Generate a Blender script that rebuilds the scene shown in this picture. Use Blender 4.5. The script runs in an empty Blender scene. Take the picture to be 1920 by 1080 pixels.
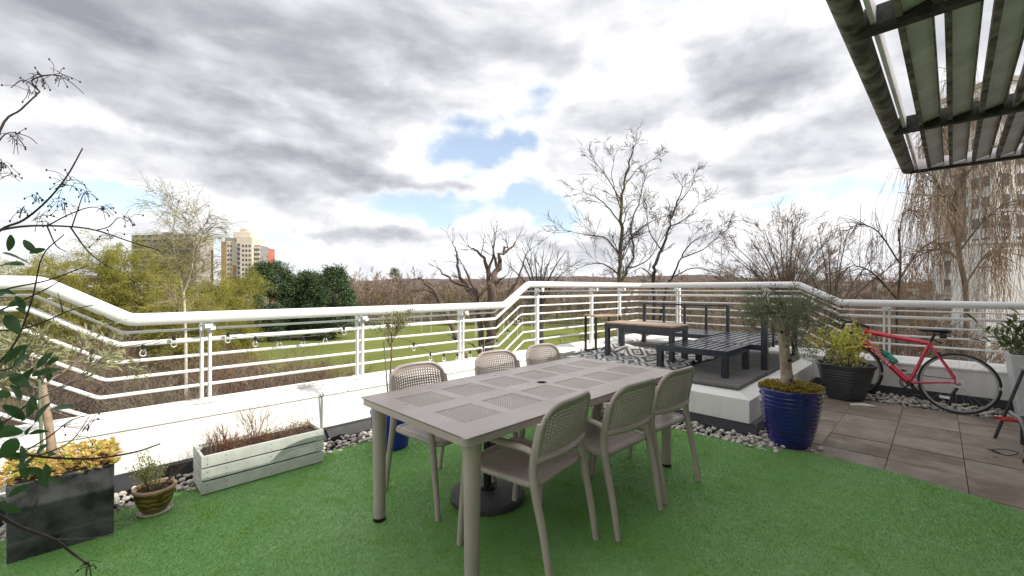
import bpy, bmesh, math, random
import numpy as np
from mathutils import Vector, Matrix

SC = bpy.context.scene
COL = SC.collection
R = math.radians
S2 = math.sqrt(0.5)

# ------------------------------------------------------------------ camera, sky, sun, exposure
# World axes follow the terrace: X runs along the long side of the dining table, Y towards the park railing.
cam_d = bpy.data.cameras.new('camera')
cam_d.sensor_width = 36.0
cam_d.lens = 15.0
cam_d.clip_start = 0.05
cam_d.clip_end = 9000
cam = bpy.data.objects.new('camera', cam_d)
COL.objects.link(cam)
cam.location = (0, 0, 1.4)
cam.rotation_euler = (R(90), 0, R(-45))
SC.camera = cam

SUN_EL = R(35)
SUN_DIR = Vector((0.525, -0.85, 0)).normalized()       # horizontal direction towards the sun
sun_d = bpy.data.lights.new('sun', 'SUN')
sun_d.energy = 2.5
sun_d.angle = R(0.5)
sun_d.color = (1.0, 0.95, 0.86)
sun = bpy.data.objects.new('sun', sun_d)
COL.objects.link(sun)
to_sun = Vector((SUN_DIR.x * math.cos(SUN_EL), SUN_DIR.y * math.cos(SUN_EL), math.sin(SUN_EL)))
sun.rotation_euler = to_sun.to_track_quat('Z', 'Y').to_euler()
sun.location = (0, 0, 60)

SC.view_settings.view_transform = 'Standard'
SC.view_settings.look = 'None'
SC.view_settings.gamma = 1.0
SC.view_settings.exposure = 1.18
SC.view_settings.use_curve_mapping = False


def sky_vec(az, el):
    """unit vector: az degrees clockwise from the middle of the view, el degrees above the horizon"""
    a = R(45 - az)
    e = R(el)
    return (math.cos(e) * math.cos(a), math.cos(e) * math.sin(a), math.sin(e))


class NT:
    """small wrapper to write node trees briefly"""
    def __init__(self, tree):
        self.t = tree
        tree.nodes.clear()

    def n(self, kind, **kw):
        nd = self.t.nodes.new(kind)
        ins = kw.pop('ins', {})
        for k, v in kw.items():
            setattr(nd, k, v)
        for k, v in ins.items():
            if isinstance(v, bpy.types.NodeSocket):
                self.t.links.new(v, nd.inputs[k])
            else:
                nd.inputs[k].default_value = v
        return nd

    def math(self, op, a, b=0.0, c=0.0, clamp=False):
        nd = self.n('ShaderNodeMath', operation=op, use_clamp=clamp, ins={0: a, 1: b, 2: c})
        return nd.outputs[0]

    def vmath(self, op, a, b=(0, 0, 0), out=0):
        nd = self.n('ShaderNodeVectorMath', operation=op, ins={0: a, 1: b})
        return nd.outputs['Value' if op in ('LENGTH', 'DOT_PRODUCT', 'DISTANCE') else 'Vector']

    def noise(self, vec, scale, detail=4, rough=0.5, out='Fac', lac=2.0, dist=0.0):
        nd = self.n('ShaderNodeTexNoise', ins={'Scale': scale, 'Detail': detail, 'Roughness': rough, 'Lacunarity': lac, 'Distortion': dist})
        if vec is not None:
            self.t.links.new(vec, nd.inputs['Vector'])
        return nd.outputs[out]

    def ss(self, v, a, b, lo=0.0, hi=1.0, smooth=True):
        nd = self.n('ShaderNodeMapRange', interpolation_type='SMOOTHSTEP' if smooth else 'LINEAR',
                    ins={'Value': v, 'From Min': a, 'From Max': b, 'To Min': lo, 'To Max': hi})
        return nd.outputs['Result']

    def mix(self, f, a, b, blend='MIX'):
        nd = self.n('ShaderNodeMix', data_type='RGBA', blend_type=blend)
        for i, v in ((0, f), (6, a), (7, b)):
            if isinstance(v, bpy.types.NodeSocket):
                self.t.links.new(v, nd.inputs[i])
            elif i == 0:
                nd.inputs[0].default_value = v
            else:
                nd.inputs[i].default_value = (*v[:3], 1)
        return nd.outputs[2]


def build_world():
    w = bpy.data.worlds.new('World')
    SC.world = w
    w.use_nodes = True
    T = NT(w.node_tree)
    tc = T.n('ShaderNodeTexCoord')
    d = tc.outputs['Generated']
    sky = T.n('ShaderNodeTexSky', sky_type='NISHITA', sun_disc=False, sun_elevation=SUN_EL,
              sun_rotation=math.atan2(SUN_DIR.x, SUN_DIR.y), air_density=1.0, dust_density=1.2, ozone_density=1.0)
    # cloud layer seen in perspective
    sep = T.n('ShaderNodeSeparateXYZ', ins={0: d})
    z = T.math('MAXIMUM', sep.outputs[2], 0.0)
    k = T.math('DIVIDE', 1.0, T.math('ADD', z, 0.50))
    pl = T.n('ShaderNodeCombineXYZ', ins={0: T.math('MULTIPLY', sep.outputs[0], k), 1: T.math('MULTIPLY', sep.outputs[1], k), 2: T.math('MULTIPLY', z, 2.3)}).outputs[0]
    n_big = T.noise(pl, 1.6, 3, 0.5)
    n_mid = T.noise(pl, 3.6, 8, 0.51, dist=0.2)
    n_fine = T.noise(T.vmath('ADD', pl, (3.1, 7.7, 1.3)), 9.0, 6, 0.52, dist=0.2)
    # puffy relief: the same field sampled a little towards the light gives bright tops and grey bases
    n_mid_l = T.noise(T.vmath('ADD', pl, (0.025, -0.025, 0.07)), 3.6, 8, 0.51, dist=0.2)
    # warped direction so that hand-placed masses get ragged cloud outlines
    wv = T.vmath('SUBTRACT', T.noise(d, 5.0, 5, 0.6, out='Color'), (0.5, 0.5, 0.5))
    wv = T.vmath('MULTIPLY', wv, (0.30, 0.30, 0.15))
    dw = T.vmath('ADD', d, wv)

    def blob(az, el, w_, h_, soft=0.25):
        c = sky_vec(az, el)
        kk = w_ / h_
        q = T.vmath('MULTIPLY', T.vmath('SUBTRACT', dw, c), (1, 1, kk))
        return T.ss(T.vmath('LENGTH', q), R(w_) * 1.15, R(w_) * soft)

    def total(items):
        acc = None
        for it in items:
            v = T.math('MULTIPLY', blob(*it[:4]), it[4])
            acc = v if acc is None else T.math('ADD', acc, v)
        return acc

    gaps = total([(-5, 19.0, 8, 5.5, .66), (-9, 10.6, 16, 3.0, .90), (3.6, 23, 5.5, 4.5, .45), (-27, 5.2, 12, 2.0, .8), (-44, 8.4, 11, 1.9, .8),
                  (37, 10.4, 12, 1.6, .9), (5, 10.6, 5.5, 5.0, .8), (0.7, 17.4, 5, 3, .6), (14, 26, 6, 4, .25), (-2, 5.0, 9, 1.4, .4)])
    greys = total([(-38, 24, 30, 10, .50), (-23, 13.2, 19, 3.6, .42), (-30, 17, 20, 3.5, .22), (30.4, 23.8, 9, 5.2, .58), (8.5, 32, 12, 4.5, .25), (31.5, 15.8, 17, 3.4, .22),
                   (-6.4, 13.4, 6.5, 1.8, .30), (47, 22, 12, 14, .34), (-16, 7.4, 13, 1.3, .22), (-12, 31, 12, 5, .22), (-50, 13, 10, 2.0, .20), (14, 15.5, 9, 2.6, .20), (16, 21, 12, 4.0, .24), (-2, 28, 10, 4, .10), (22, 33, 12, 5, .12), (12, 6, 20, 1.6, .15)])
    lights = total([(-11, 17.5, 7, 4, .36), (24, 18.5, 12, 2.0, .30), (-47, 16.0, 9, 1.5, .30), (-2, 8.0, 10, 1.5, .25), (34, 8.2, 16, 1.8, .28), (18, 27, 6, 5, .12), (-30, 15.6, 9, 1.0, .2)])
    dens = T.math('ADD', T.math('MULTIPLY', T.math('SUBTRACT', n_mid, 0.5), 1.5), T.math('MULTIPLY', T.math('SUBTRACT', n_big, 0.5), 0.9))
    dens = T.math('ADD', dens, T.math('MULTIPLY', T.math('SUBTRACT', n_fine, 0.5), 0.85))
    dens = T.math('SUBTRACT', T.math('ADD', dens, 0.66), gaps)
    alpha = T.ss(dens, -0.18, 0.44, 0.22, 1.0)
    # shading of the cloud
    relief = T.math('MULTIPLY', T.math('SUBTRACT', n_mid_l, n_mid), 1.7)
    dark = T.math('ADD', T.math('MULTIPLY', T.math('SUBTRACT', n_big, 0.5), 0.55), greys)
    dark = T.math('SUBTRACT', T.math('ADD', dark, 0.21), lights)
    dark = T.math('ADD', dark, relief)
    dark = T.math('ADD', dark, T.math('MULTIPLY', T.math('SUBTRACT', n_fine, 0.5), 0.22))
    dark = T.math('MULTIPLY', dark, T.ss(dens, 0.10, 0.70, 0.35, 1.0))
    ramp = T.n('ShaderNodeValToRGB', ins={0: T.math('MAXIMUM', dark, 0.0, clamp=True)})
    cr = ramp.color_ramp
    cr.elements[0].position = 0.0
    cr.elements[0].color = (0.445, 0.443, 0.443, 1)
    cr.elements[1].position = 1.0
    cr.elements[1].color = (0.14, 0.145, 0.163, 1)
    for p, c in ((0.2, (0.385, 0.386, 0.394)), (0.45, (0.288, 0.291, 0.308)), (0.72, (0.205, 0.209, 0.229))):
        e = cr.elements.new(p)
        e.color = (*c, 1)
    haze = T.ss(sep.outputs[2], 0.0, 0.12, 0.5, 0.0)
    cl = T.mix(haze, ramp.outputs[0], (0.385, 0.395, 0.42))
    b_sky = T.n('ShaderNodeBackground', ins={'Color': sky.outputs[0], 'Strength': 0.10})
    b_cl = T.n('ShaderNodeBackground', ins={'Color': cl, 'Strength': 1.18})
    mx = T.n('ShaderNodeMixShader', ins={0: alpha, 1: b_sky.outputs[0], 2: b_cl.outputs[0]})
    out = T.n('ShaderNodeOutputWorld')
    T.t.links.new(mx.outputs[0], out.inputs[0])
    w.cycles.sampling_method = 'MANUAL'
    w.cycles.sample_map_resolution = 512


build_world()

# ------------------------------------------------------------------ materials
MATS = {}


def mat(name, col, rough=0.6, var=0.12, scale=8.0, metal=0.0, bump=0.0, bscale=60.0, col2=None, spec=0.5, coat=0.0, coords='Object', trans=0.0, detail=5, sheen=0.0):
    """principled material with a noise mottling between two tones and fine relief"""
    if name in MATS:
        return MATS[name]
    m = bpy.data.materials.new(name)
    m.use_nodes = True
    T = NT(m.node_tree)
    tc = T.n('ShaderNodeTexCoord')
    v = tc.outputs[coords]
    a = tuple(max(0, c * (1 - var)) for c in col[:3])
    b = tuple(min(1, c * (1 + var)) for c in col[:3]) if col2 is None else col2
    f = T.ss(T.noise(v, scale, detail, 0.6), 0.32, 0.68)
    c = T.mix(f, a, b)
    ro = T.math('ADD', T.math('MULTIPLY', T.math('SUBTRACT', T.noise(v, scale * 2.3, 3, 0.5), 0.5), 0.25), rough, clamp=True)
    p = T.n('ShaderNodeBsdfPrincipled', ins={'Base Color': c, 'Roughness': ro, 'Metallic': metal, 'Specular IOR Level': spec, 'Coat Weight': coat})
    if trans:
        p.inputs['Transmission Weight'].default_value = trans
    if bump:
        bn = T.n('ShaderNodeBump', ins={'Strength': min(1.0, bump), 'Distance': 0.004, 'Height': T.noise(v, bscale, 4, 0.6)})
        T.t.links.new(bn.outputs[0], p.inputs['Normal'])
    out = T.n('ShaderNodeOutputMaterial')
    T.t.links.new(p.outputs[0], out.inputs[0])
    MATS[name] = m
    return m


def leaf_mat(name, col, col2, rough=0.5, rnd=True, translucent=0.35, scale=3.0):
    """foliage: tone differs from leaf to leaf (mesh island) and across the crown, light passes through"""
    if name in MATS:
        return MATS[name]
    m = bpy.data.materials.new(name)
    m.use_nodes = True
    T = NT(m.node_tree)
    g = T.n('ShaderNodeNewGeometry')
    tc = T.n('ShaderNodeTexCoord')
    f = T.math('ADD', T.math('MULTIPLY', g.outputs['Random Per Island'], 0.65), T.math('MULTIPLY', T.noise(tc.outputs['Object'], scale, 2), 0.35))
    c = T.mix(f, col, col2)
    p = T.n('ShaderNodeBsdfPrincipled', ins={'Base Color': c, 'Roughness': rough, 'Specular IOR Level': 0.35})
    t = T.n('ShaderNodeBsdfTranslucent', ins={'Color': c})
    mx = T.n('ShaderNodeMixShader', ins={0: translucent, 1: p.outputs[0], 2: t.outputs[0]})
    out = T.n('ShaderNodeOutputMaterial')
    T.t.links.new(mx.outputs[0], out.inputs[0])
    MATS[name] = m
    return m


# ------------------------------------------------------------------ mesh helpers
class MB:
    """collects shapes; build() links them as ONE mesh object"""
    def __init__(self):
        self.v = []
        self.f = []

    def add(self, vs, fs):
        o = len(self.v)
        self.v.extend([tuple(p) for p in vs])
        self.f.extend([tuple(i + o for i in q) for q in fs])

    def box(self, c, s, rz=0.0, m=None):
        x, y, z = s[0] / 2, s[1] / 2, s[2] / 2
        vs = [(-x, -y, -z), (x, -y, -z), (x, y, -z), (-x, y, -z), (-x, -y, z), (x, -y, z), (x, y, z), (-x, y, z)]
        if m is None:
            m = Matrix.Rotation(rz, 3, 'Z') if rz else None
        if m is not None:
            vs = [m @ Vector(p) for p in vs]
        self.add([(p[0] + c[0], p[1] + c[1], p[2] + c[2]) for p in vs],
                 [(0, 3, 2, 1), (4, 5, 6, 7), (0, 1, 5, 4), (1, 2, 6, 5), (2, 3, 7, 6), (3, 0, 4, 7)])
        return self

    def b2(self, x0, x1, y0, y1, z0, z1):
        return self.box(((x0 + x1) / 2, (y0 + y1) / 2, (z0 + z1) / 2), (abs(x1 - x0), abs(y1 - y0), abs(z1 - z0)))

    def tube(self, pts, r, n=8, cap=True, flat=1.0):
        P = np.array([tuple(p) for p in pts], float)
        k = len(P)
        rr = np.full(k, r, float) if np.isscalar(r) else np.array(r, float)
        if len(rr) != k:
            rr = np.interp(np.linspace(0, 1, k), np.linspace(0, 1, len(rr)), rr)
        T = np.gradient(P, axis=0)
        L = np.linalg.norm(T, axis=1)
        L[L == 0] = 1
        T /= L[:, None]
        a = P[-1] - P[0]
        ref = np.array((0., 0, 1)) if abs(a[2]) < 0.8 * (np.linalg.norm(a) + 1e-9) else np.array((0.31, 0.95, 0.02))
        U = np.cross(T, ref)
        U /= (np.linalg.norm(U, axis=1)[:, None] + 1e-9)
        W = np.cross(U, T)
        an = np.arange(n) * (2 * math.pi / n)
        ring = (np.cos(an)[None, :, None] * U[:, None, :] + flat * np.sin(an)[None, :, None] * W[:, None, :]) * rr[:, None, None] + P[:, None, :]
        o = len(self.v)
        self.v.extend(map(tuple, ring.reshape(-1, 3).tolist()))
        for i in range(k - 1):
            b0 = o + i * n
            for j in range(n):
                j2 = (j + 1) % n
                self.f.append((b0 + j, b0 + j2, b0 + n + j2, b0 + n + j))
        if cap:
            self.f.append(tuple(o + j for j in range(n))[::-1])
            self.f.append(tuple(o + (k - 1) * n + j for j in range(n)))
        return self

    def lathe(self, prof, c=(0, 0, 0), n=32, sx=1.0, sy=1.0, cap0=True, cap1=True, wob=None):
        o = len(self.v)
        for (r, z) in prof:
            for j in range(n):
                a = 2 * math.pi * j / n
                k = 1.0 if wob is None else wob(a, z)
                self.v.append((c[0] + r * k * sx * math.cos(a), c[1] + r * k * sy * math.sin(a), c[2] + z))
        for i in range(len(prof) - 1):
            for j in range(n):
                j2 = (j + 1) % n
                self.f.append((o + i * n + j, o + i * n + j2, o + (i + 1) * n + j2, o + (i + 1) * n + j))
        if cap0:
            self.f.append(tuple(o + j for j in range(n))[::-1])
        if cap1:
            self.f.append(tuple(o + (len(prof) - 1) * n + j for j in range(n)))
        return self

    def prism(self, outline, z0, z1):
        """vertical prism over an xy outline (counter-clockwise)"""
        n = len(outline)
        vs = [(x, y, z0) for x, y in outline] + [(x, y, z1) for x, y in outline]
        fs = [tuple(range(n))[::-1], tuple(range(n, 2 * n))] + [(i, (i + 1) % n, n + (i + 1) % n, n + i) for i in range(n)]
        self.add(vs, fs)
        return self

    def sweep(self, prof, axis_pts):
        """profile (list of 2D (side, up)) swept along straight axis between two points"""
        p, q = Vector(axis_pts[0]), Vector(axis_pts[1])
        t = (q - p).normalized()
        side = t.cross(Vector((0, 0, 1))).normalized()
        up = side.cross(t)
        n = len(prof)
        vs = [p + side * a + up * b for a, b in prof] + [q + side * a + up * b for a, b in prof]
        fs = [tuple(range(n)), tuple(range(n, 2 * n))[::-1]] + [(i, n + i, n + (i + 1) % n, (i + 1) % n) for i in range(n)]
        self.add(vs, fs)
        return self

    def mesh(self, name):
        me = bpy.data.meshes.new(name)
        me.from_pydata(self.v, [], self.f)
        return me

    def build(self, name, m, parent=None, smooth=False, bevel=0.0, solid=0.0, loc=None, angle=40):
        return link(name, self.mesh(name), m, parent, smooth, bevel, solid, loc, angle)


def link(name, me, m, parent=None, smooth=False, bevel=0.0, solid=0.0, loc=None, angle=40):
    if m is not None:
        me.materials.append(m)
    if smooth:
        me.polygons.foreach_set('use_smooth', [True] * len(me.polygons))
        if angle < 180:
            try:
                me.set_sharp_from_angle(angle=R(angle))
            except Exception:
                pass
    o = bpy.data.objects.new(name, me)
    COL.objects.link(o)
    if parent is not None:
        o.parent = parent
    if loc is not None:
        o.location = loc
    if solid:
        md = o.modifiers.new('solid', 'SOLIDIFY')
        md.thickness = solid
        md.offset = 0
    if bevel:
        md = o.modifiers.new('bevel', 'BEVEL')
        md.width = bevel
        md.segments = 2
        md.limit_method = 'ANGLE'
        md.angle_limit = R(35)
    return o


def tag(o, label=None, cat=None, group=None, kind=None):
    if label:
        o['label'] = label
    if cat:
        o['category'] = cat
    if group:
        o['group'] = group
    if kind:
        o['kind'] = kind
    return o


def thing(name, label, cat, loc=(0, 0, 0), rz=0.0, group=None):
    o = bpy.data.objects.new(name, None)
    o.empty_display_size = 0.1
    COL.objects.link(o)
    o.location = loc
    o.rotation_euler = (0, 0, rz)
    return tag(o, label, cat, group)


def copy_tree(src, parent=None):
    c = src.copy()
    COL.objects.link(c)
    c.parent = parent
    for ch in list(src.children):
        copy_tree(ch, c)
    return c


def quick_mesh(name, verts, tris):
    """numpy arrays -> triangle mesh, for many thousands of faces"""
    me = bpy.data.meshes.new(name)
    nv, nt = len(verts), len(tris)
    me.vertices.add(nv)
    me.vertices.foreach_set('co', np.asarray(verts, np.float32).ravel())
    me.loops.add(nt * 3)
    me.loops.foreach_set('vertex_index', np.asarray(tris, np.int32).ravel())
    me.polygons.add(nt)
    me.polygons.foreach_set('loop_start', np.arange(0, nt * 3, 3, dtype=np.int32))
    me.update(calc_edges=True)
    me.validate()
    return me


def arc(c, r, a0, a1, n, plane='xy', z=0.0):
    out = []
    for i in range(n + 1):
        a = a0 + (a1 - a0) * i / n
        out.append((c[0] + r * math.cos(a), c[1] + r * math.sin(a)))
    return out


def round_rect(x0, x1, y0, y1, r, n=5):
    return (arc((x1 - r, y0 + r), r, -math.pi / 2, 0, n) + arc((x1 - r, y1 - r), r, 0, math.pi / 2, n) +
            arc((x0 + r, y1 - r), r, math.pi / 2, math.pi, n) + arc((x0 + r, y0 + r), r, math.pi, 1.5 * math.pi, n))


def smooth_path(pts, n=6):
    """Catmull-Rom through the points"""
    P = [Vector(p) for p in pts]
    if len(P) < 3:
        return P
    P = [P[0] * 2 - P[1]] + P + [P[-1] * 2 - P[-2]]
    out = []
    for i in range(1, len(P) - 2):
        a, b, c, d = P[i - 1], P[i], P[i + 1], P[i + 2]
        for k in range(n):
            t = k / n
            out.append(0.5 * ((2 * b) + (c - a) * t + (2 * a - 5 * b + 4 * c - d) * t * t + (3 * b - a - 3 * c + d) * t ** 3))
    out.append(P[-2])
    return out


def leaves(rng, pts, n, spread, L, W, droop=0.3, dirs=None):
    """numpy leaf cloud: each leaf is a folded diamond of two triangles around the given points"""
    pts = np.asarray([tuple(p) for p in pts], float)
    idx = rng.integers(0, len(pts), n)
    c = pts[idx] + rng.normal(0, spread, (n, 3))
    d = rng.normal(0, 1, (n, 3))
    if dirs is not None:
        d = d * 0.8 + np.asarray(dirs, float)[idx] * 1.4
    d[:, 2] -= droop
    d /= np.linalg.norm(d, axis=1)[:, None]
    s = np.cross(d, rng.normal(0, 1, (n, 3)))
    s /= np.linalg.norm(s, axis=1)[:, None] + 1e-9
    u = np.cross(s, d)
    l = L * rng.uniform(0.6, 1.25, n)[:, None]
    w = W * rng.uniform(0.7, 1.2, n)[:, None]
    v0, v2 = c, c + d * l
    mid = c + d * l * 0.5 + u * w * 0.18
    v1, v3 = mid + s * w * 0.5, mid - s * w * 0.5
    V = np.stack([v0, v1, v2, v3], 1).reshape(-1, 3)
    b = np.arange(n)[:, None] * 4
    F = np.concatenate([b + np.array([[0, 1, 2]]), b + np.array([[0, 2, 3]])], 0)
    return V, F


def ext(mb, pts, vec):
    """closed polygon of 3D points pushed along vec"""
    n = len(pts)
    v = Vector(vec)
    vs = [Vector(p) for p in pts] + [Vector(p) + v for p in pts]
    mb.add(vs, [tuple(range(n))[::-1], tuple(range(n, 2 * n))] + [(i, (i + 1) % n, n + (i + 1) % n, n + i) for i in range(n)])
    return mb


# ------------------------------------------------------------------ terrace materials
M_RENDER = mat('white_masonry_paint', (0.80, 0.79, 0.76), 0.75, 0.035, 1.6, bump=0.25, bscale=90, col2=(0.84, 0.83, 0.80))
M_RAIL = mat('white_rail_paint', (0.80, 0.80, 0.80), 0.32, 0.03, 3.0, col2=(0.84, 0.84, 0.83))
M_UPSTAND = mat('bitumen_upstand', (0.011, 0.013, 0.018), 0.5, 0.3, 6.0, bump=0.3, bscale=40)


def deck_material():
    m = bpy.data.materials.new('weathered_deck_board')
    m.use_nodes = True
    T = NT(m.node_tree)
    v = T.n('ShaderNodeTexCoord').outputs['Object']
    rnd = T.n('ShaderNodeObjectInfo').outputs['Random']
    v = T.vmath('ADD', v, T.n('ShaderNodeCombineXYZ', ins={1: T.math('MULTIPLY', rnd, 31.0)}).outputs[0])
    g = T.ss(T.noise(T.vmath('MULTIPLY', v, (40.0, 2.0, 1.0)), 1.0, 5, 0.65), 0.3, 0.7)
    c = T.mix(g, (0.095, 0.095, 0.10), (0.175, 0.17, 0.165))
    c = T.mix(T.math('MULTIPLY', rnd, 0.45), c, (0.22, 0.20, 0.18))
    c = T.mix(T.math('MULTIPLY', T.ss(T.noise(v, 2.5, 4, 0.6), 0.5, 0.75), 0.5), c, (0.20, 0.165, 0.125))
    p = T.n('ShaderNodeBsdfPrincipled', ins={'Base Color': c, 'Roughness': 0.6})
    o = T.n('ShaderNodeOutputMaterial')
    T.t.links.new(p.outputs[0], o.inputs[0])
    return m


M_DECK = deck_material()
M_SLAT_SHEEN = mat('navy_sky_sheen', (0.085, 0.09, 0.105), 0.25, 0.15, 5.0)  # lighter copy of the navy coat: sky reflection on slat tops put into the colour
M_PEBBLE = leaf_mat('pebble_stone', (0.42, 0.38, 0.34), (0.74, 0.71, 0.66), rough=0.7, translucent=0.0)
M_NAVY = mat('navy_powder_coat', (0.026, 0.031, 0.044), 0.33, 0.15, 5.0)
M_TAUPE = mat('taupe_resin', (0.455, 0.385, 0.350), 0.32, 0.09, 3.0, bump=0.12, bscale=300, detail=9)
M_BLACK = mat('black_plastic', (0.012, 0.012, 0.013), 0.45, 0.2, 10)
M_WOODTOP = mat('pale_teak_top', (0.36, 0.25, 0.17), 0.55, 0.2, 14, bump=0.2)
M_SOIL = mat('potting_soil', (0.045, 0.03, 0.02), 0.95, 0.5, 30, bump=1.0, bscale=60)


def slab_material():
    m = bpy.data.materials.new('weathered_paving')
    m.use_nodes = True
    T = NT(m.node_tree)
    tc = T.n('ShaderNodeTexCoord')
    inf = T.n('ShaderNodeObjectInfo')
    v = T.vmath('ADD', tc.outputs['Object'], T.n('ShaderNodeCombineXYZ', ins={0: T.math('MULTIPLY', inf.outputs['Random'], 40.0), 1: T.math('MULTIPLY', inf.outputs['Random'], 17.0)}).outputs[0])
    st = T.vmath('MULTIPLY', v, (9.0, 1.3, 1.0))
    f = T.ss(T.noise(v, 2.6, 5, 0.65), 0.3, 0.72)
    g = T.ss(T.noise(st, 2.2, 5, 0.7), 0.35, 0.75)
    c = T.mix(f, (0.20, 0.155, 0.12), (0.37, 0.305, 0.25))
    c = T.mix(T.math('MULTIPLY', g, 0.45), c, (0.085, 0.060, 0.045))
    c = T.mix(T.math('MULTIPLY', T.ss(inf.outputs['Random'], 0, 1), 0.30), c, (0.42, 0.35, 0.295))
    c = T.mix(T.math('MULTIPLY', T.ss(T.noise(v, 0.9, 3, 0.6), 0.52, 0.75), 0.5), c, (0.050, 0.045, 0.028))
    p = T.n('ShaderNodeBsdfPrincipled', ins={'Base Color': c, 'Roughness': T.ss(f, 0, 1, 0.85, 0.6)})
    b = T.n('ShaderNodeBump', ins={'Strength': 0.5, 'Distance': 0.004, 'Height': T.noise(v, 60.0, 6, 0.7)})
    T.t.links.new(b.outputs[0], p.inputs['Normal'])
    o = T.n('ShaderNodeOutputMaterial')
    T.t.links.new(p.outputs[0], o.inputs[0])
    return m


M_SLAB = slab_material()


def render_material(name, tint=1.0):
    """painted masonry: faint vertical drip marks and scuffs"""
    m = bpy.data.materials.new(name)
    m.use_nodes = True
    T = NT(m.node_tree)
    tc = T.n('ShaderNodeTexCoord')
    v = tc.outputs['Object']
    drip = T.ss(T.noise(T.vmath('MULTIPLY', v, (9.0, 9.0, 0.8)), 1.0, 5, 0.65), 0.46, 0.80)
    blot = T.ss(T.noise(v, 3.0, 6, 0.65), 0.48, 0.78)
    c = T.mix(T.math('MULTIPLY', drip, 0.36), (0.83 * tint, 0.82 * tint, 0.79 * tint), (0.56, 0.53, 0.46))
    c = T.mix(T.math('MULTIPLY', blot, 0.22), c, (0.60, 0.56, 0.47))
    c = T.mix(T.math('MULTIPLY', T.ss(T.noise(v, 42.0, 4, 0.7), 0.66, 0.74), 0.35), c, (0.42, 0.40, 0.34))
    p = T.n('ShaderNodeBsdfPrincipled', ins={'Base Color': c, 'Roughness': 0.8})
    b = T.n('ShaderNodeBump', ins={'Strength': 0.35, 'Distance': 0.003, 'Height': T.noise(v, 70, 5, 0.7)})
    T.t.links.new(b.outputs[0], p.inputs['Normal'])
    o = T.n('ShaderNodeOutputMaterial')
    T.t.links.new(p.outputs[0], o.inputs[0])
    return m


M_WALL = render_material('painted_masonry')
M_CAPSTONE = render_material('painted_coping', 1.02)

# ------------------------------------------------------------------ terrace floor, building
fl = MB().b2(-3.2, 7.9, -2.5, 4.36, -0.34, -0.046).build('terrace_floor', mat('dark_bedding', (0.020, 0.018, 0.016), 0.95, 0.3, 12, bump=0.6))
tag(fl, kind='structure')

bl = thing('apartment_building', 'white rendered apartment block carrying the terrace and the louvre canopy', 'building', (0, -2.5, 0))
M_BL = render_material('building_render')
MB().b2(-6, 12, -9, -0.0, -9.5, 2.95).build('wall', M_BL, bl)
MB().b2(-6.1, 12.1, -9.1, 0.1, 2.952, 3.10).build('roof', M_BL, bl)
MB().b2(-3.2, 7.9, 0.004, 6.8, -9.5, -0.35).build('lower_storeys', M_BL, bl)
for i in range(4):
    x = -4.2 + i * 3.1
    w = MB().b2(x, x + 2.2, 0.003, 0.05, 0.05 if i in (1, 2) else 0.9, 2.2).build('window', M_RAIL, bl)
    MB().b2(x + 0.07, x + 2.13, 0.052, 0.06, 0.12 if i in (1, 2) else 0.97, 2.13).build('pane', mat('dark_glass', (0.02, 0.025, 0.03), 0.08, 0.1), w)
# unseen slab added behind the terrace so its shadow covers most of the floor
nb = thing('added_shade_block', 'tall pale unseen slab block added to shade the terrace from behind', 'building', (35, -45, -9.5))
MB().b2(-13, 14, -12, 0, 0, 49.4).build('wall', M_BL, nb)
MB().b2(-13.1, 14.1, -12.1, 0.1, 49.402, 49.5).build('roof', M_BL, nb)
for i in range(14):
    for k in range(6):
        MB().b2(-9.5 + k * 4, -7.3 + k * 4, 0.003, 0.08, 2 + i * 3.2, 3.6 + i * 3.2).build('window', mat('dark_glass', (0.02,) * 3), nb)

# paving slabs, each its own piece
pv = thing('pavement', None, None)
pv['kind'] = 'structure'
slab_me = MB().box((0, 0, 0), (0.438, 0.438, 0.036)).mesh('slab')
slab_me.materials.append(M_SLAB)
rs = random.Random(3)
for i in range(8):
    for j in range(7):
        x, y = 3.975 + 0.45 * i, -1.62 + 0.4425 * j
        if y > 1.05 or x > 6.95:
            continue
        o = bpy.data.objects.new('slab', slab_me)
        COL.objects.link(o)
        o.parent = pv
        o.location = (x, y - 0.075, -0.019 + rs.uniform(-0.003, 0.003))
        o.rotation_euler = (rs.uniform(-.004, .004), rs.uniform(-.004, .004), rs.uniform(-.006, .006))

# ------------------------------------------------------------------ parapets
pw = thing('parapet_wall', 'long white painted parapet wall on the park side of the terrace', 'wall', (0, 4, 0))
ext(MB(), [(-3.2, 0.0, -0.04), (-3.2, 0.32, -0.04), (-3.2, 0.32, 0.445), (-3.2, 0.0, 0.405)], (11.0, 0, 0)).build('wall', M_WALL, pw, bevel=0.006)
x0 = -3.2
for L in (2.35, 2.62, 2.62, 2.62, 0.80):
    ext(MB(), [(x0, -0.012, 0.407), (x0, 0.335, 0.447), (x0, 0.335, 0.487), (x0, 0.23, 0.482), (x0, -0.012, 0.437)], (L - 0.006, 0, 0)).build('coping', M_CAPSTONE, pw, bevel=0.008)
    x0 += L
MB().b2(-3.2, 4.45, 0.165, 0.185, 0.478, 0.505).build('kerb_strip', M_RAIL, pw)
ext(MB(), [(-3.2, -0.003, -0.04), (-3.2, -0.075, -0.04), (-3.2, -0.062, 0.02), (-3.2, -0.035, 0.10), (-3.2, -0.003, 0.115)], (7.68, 0, 0)).build('upstand', M_UPSTAND, pw)

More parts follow.
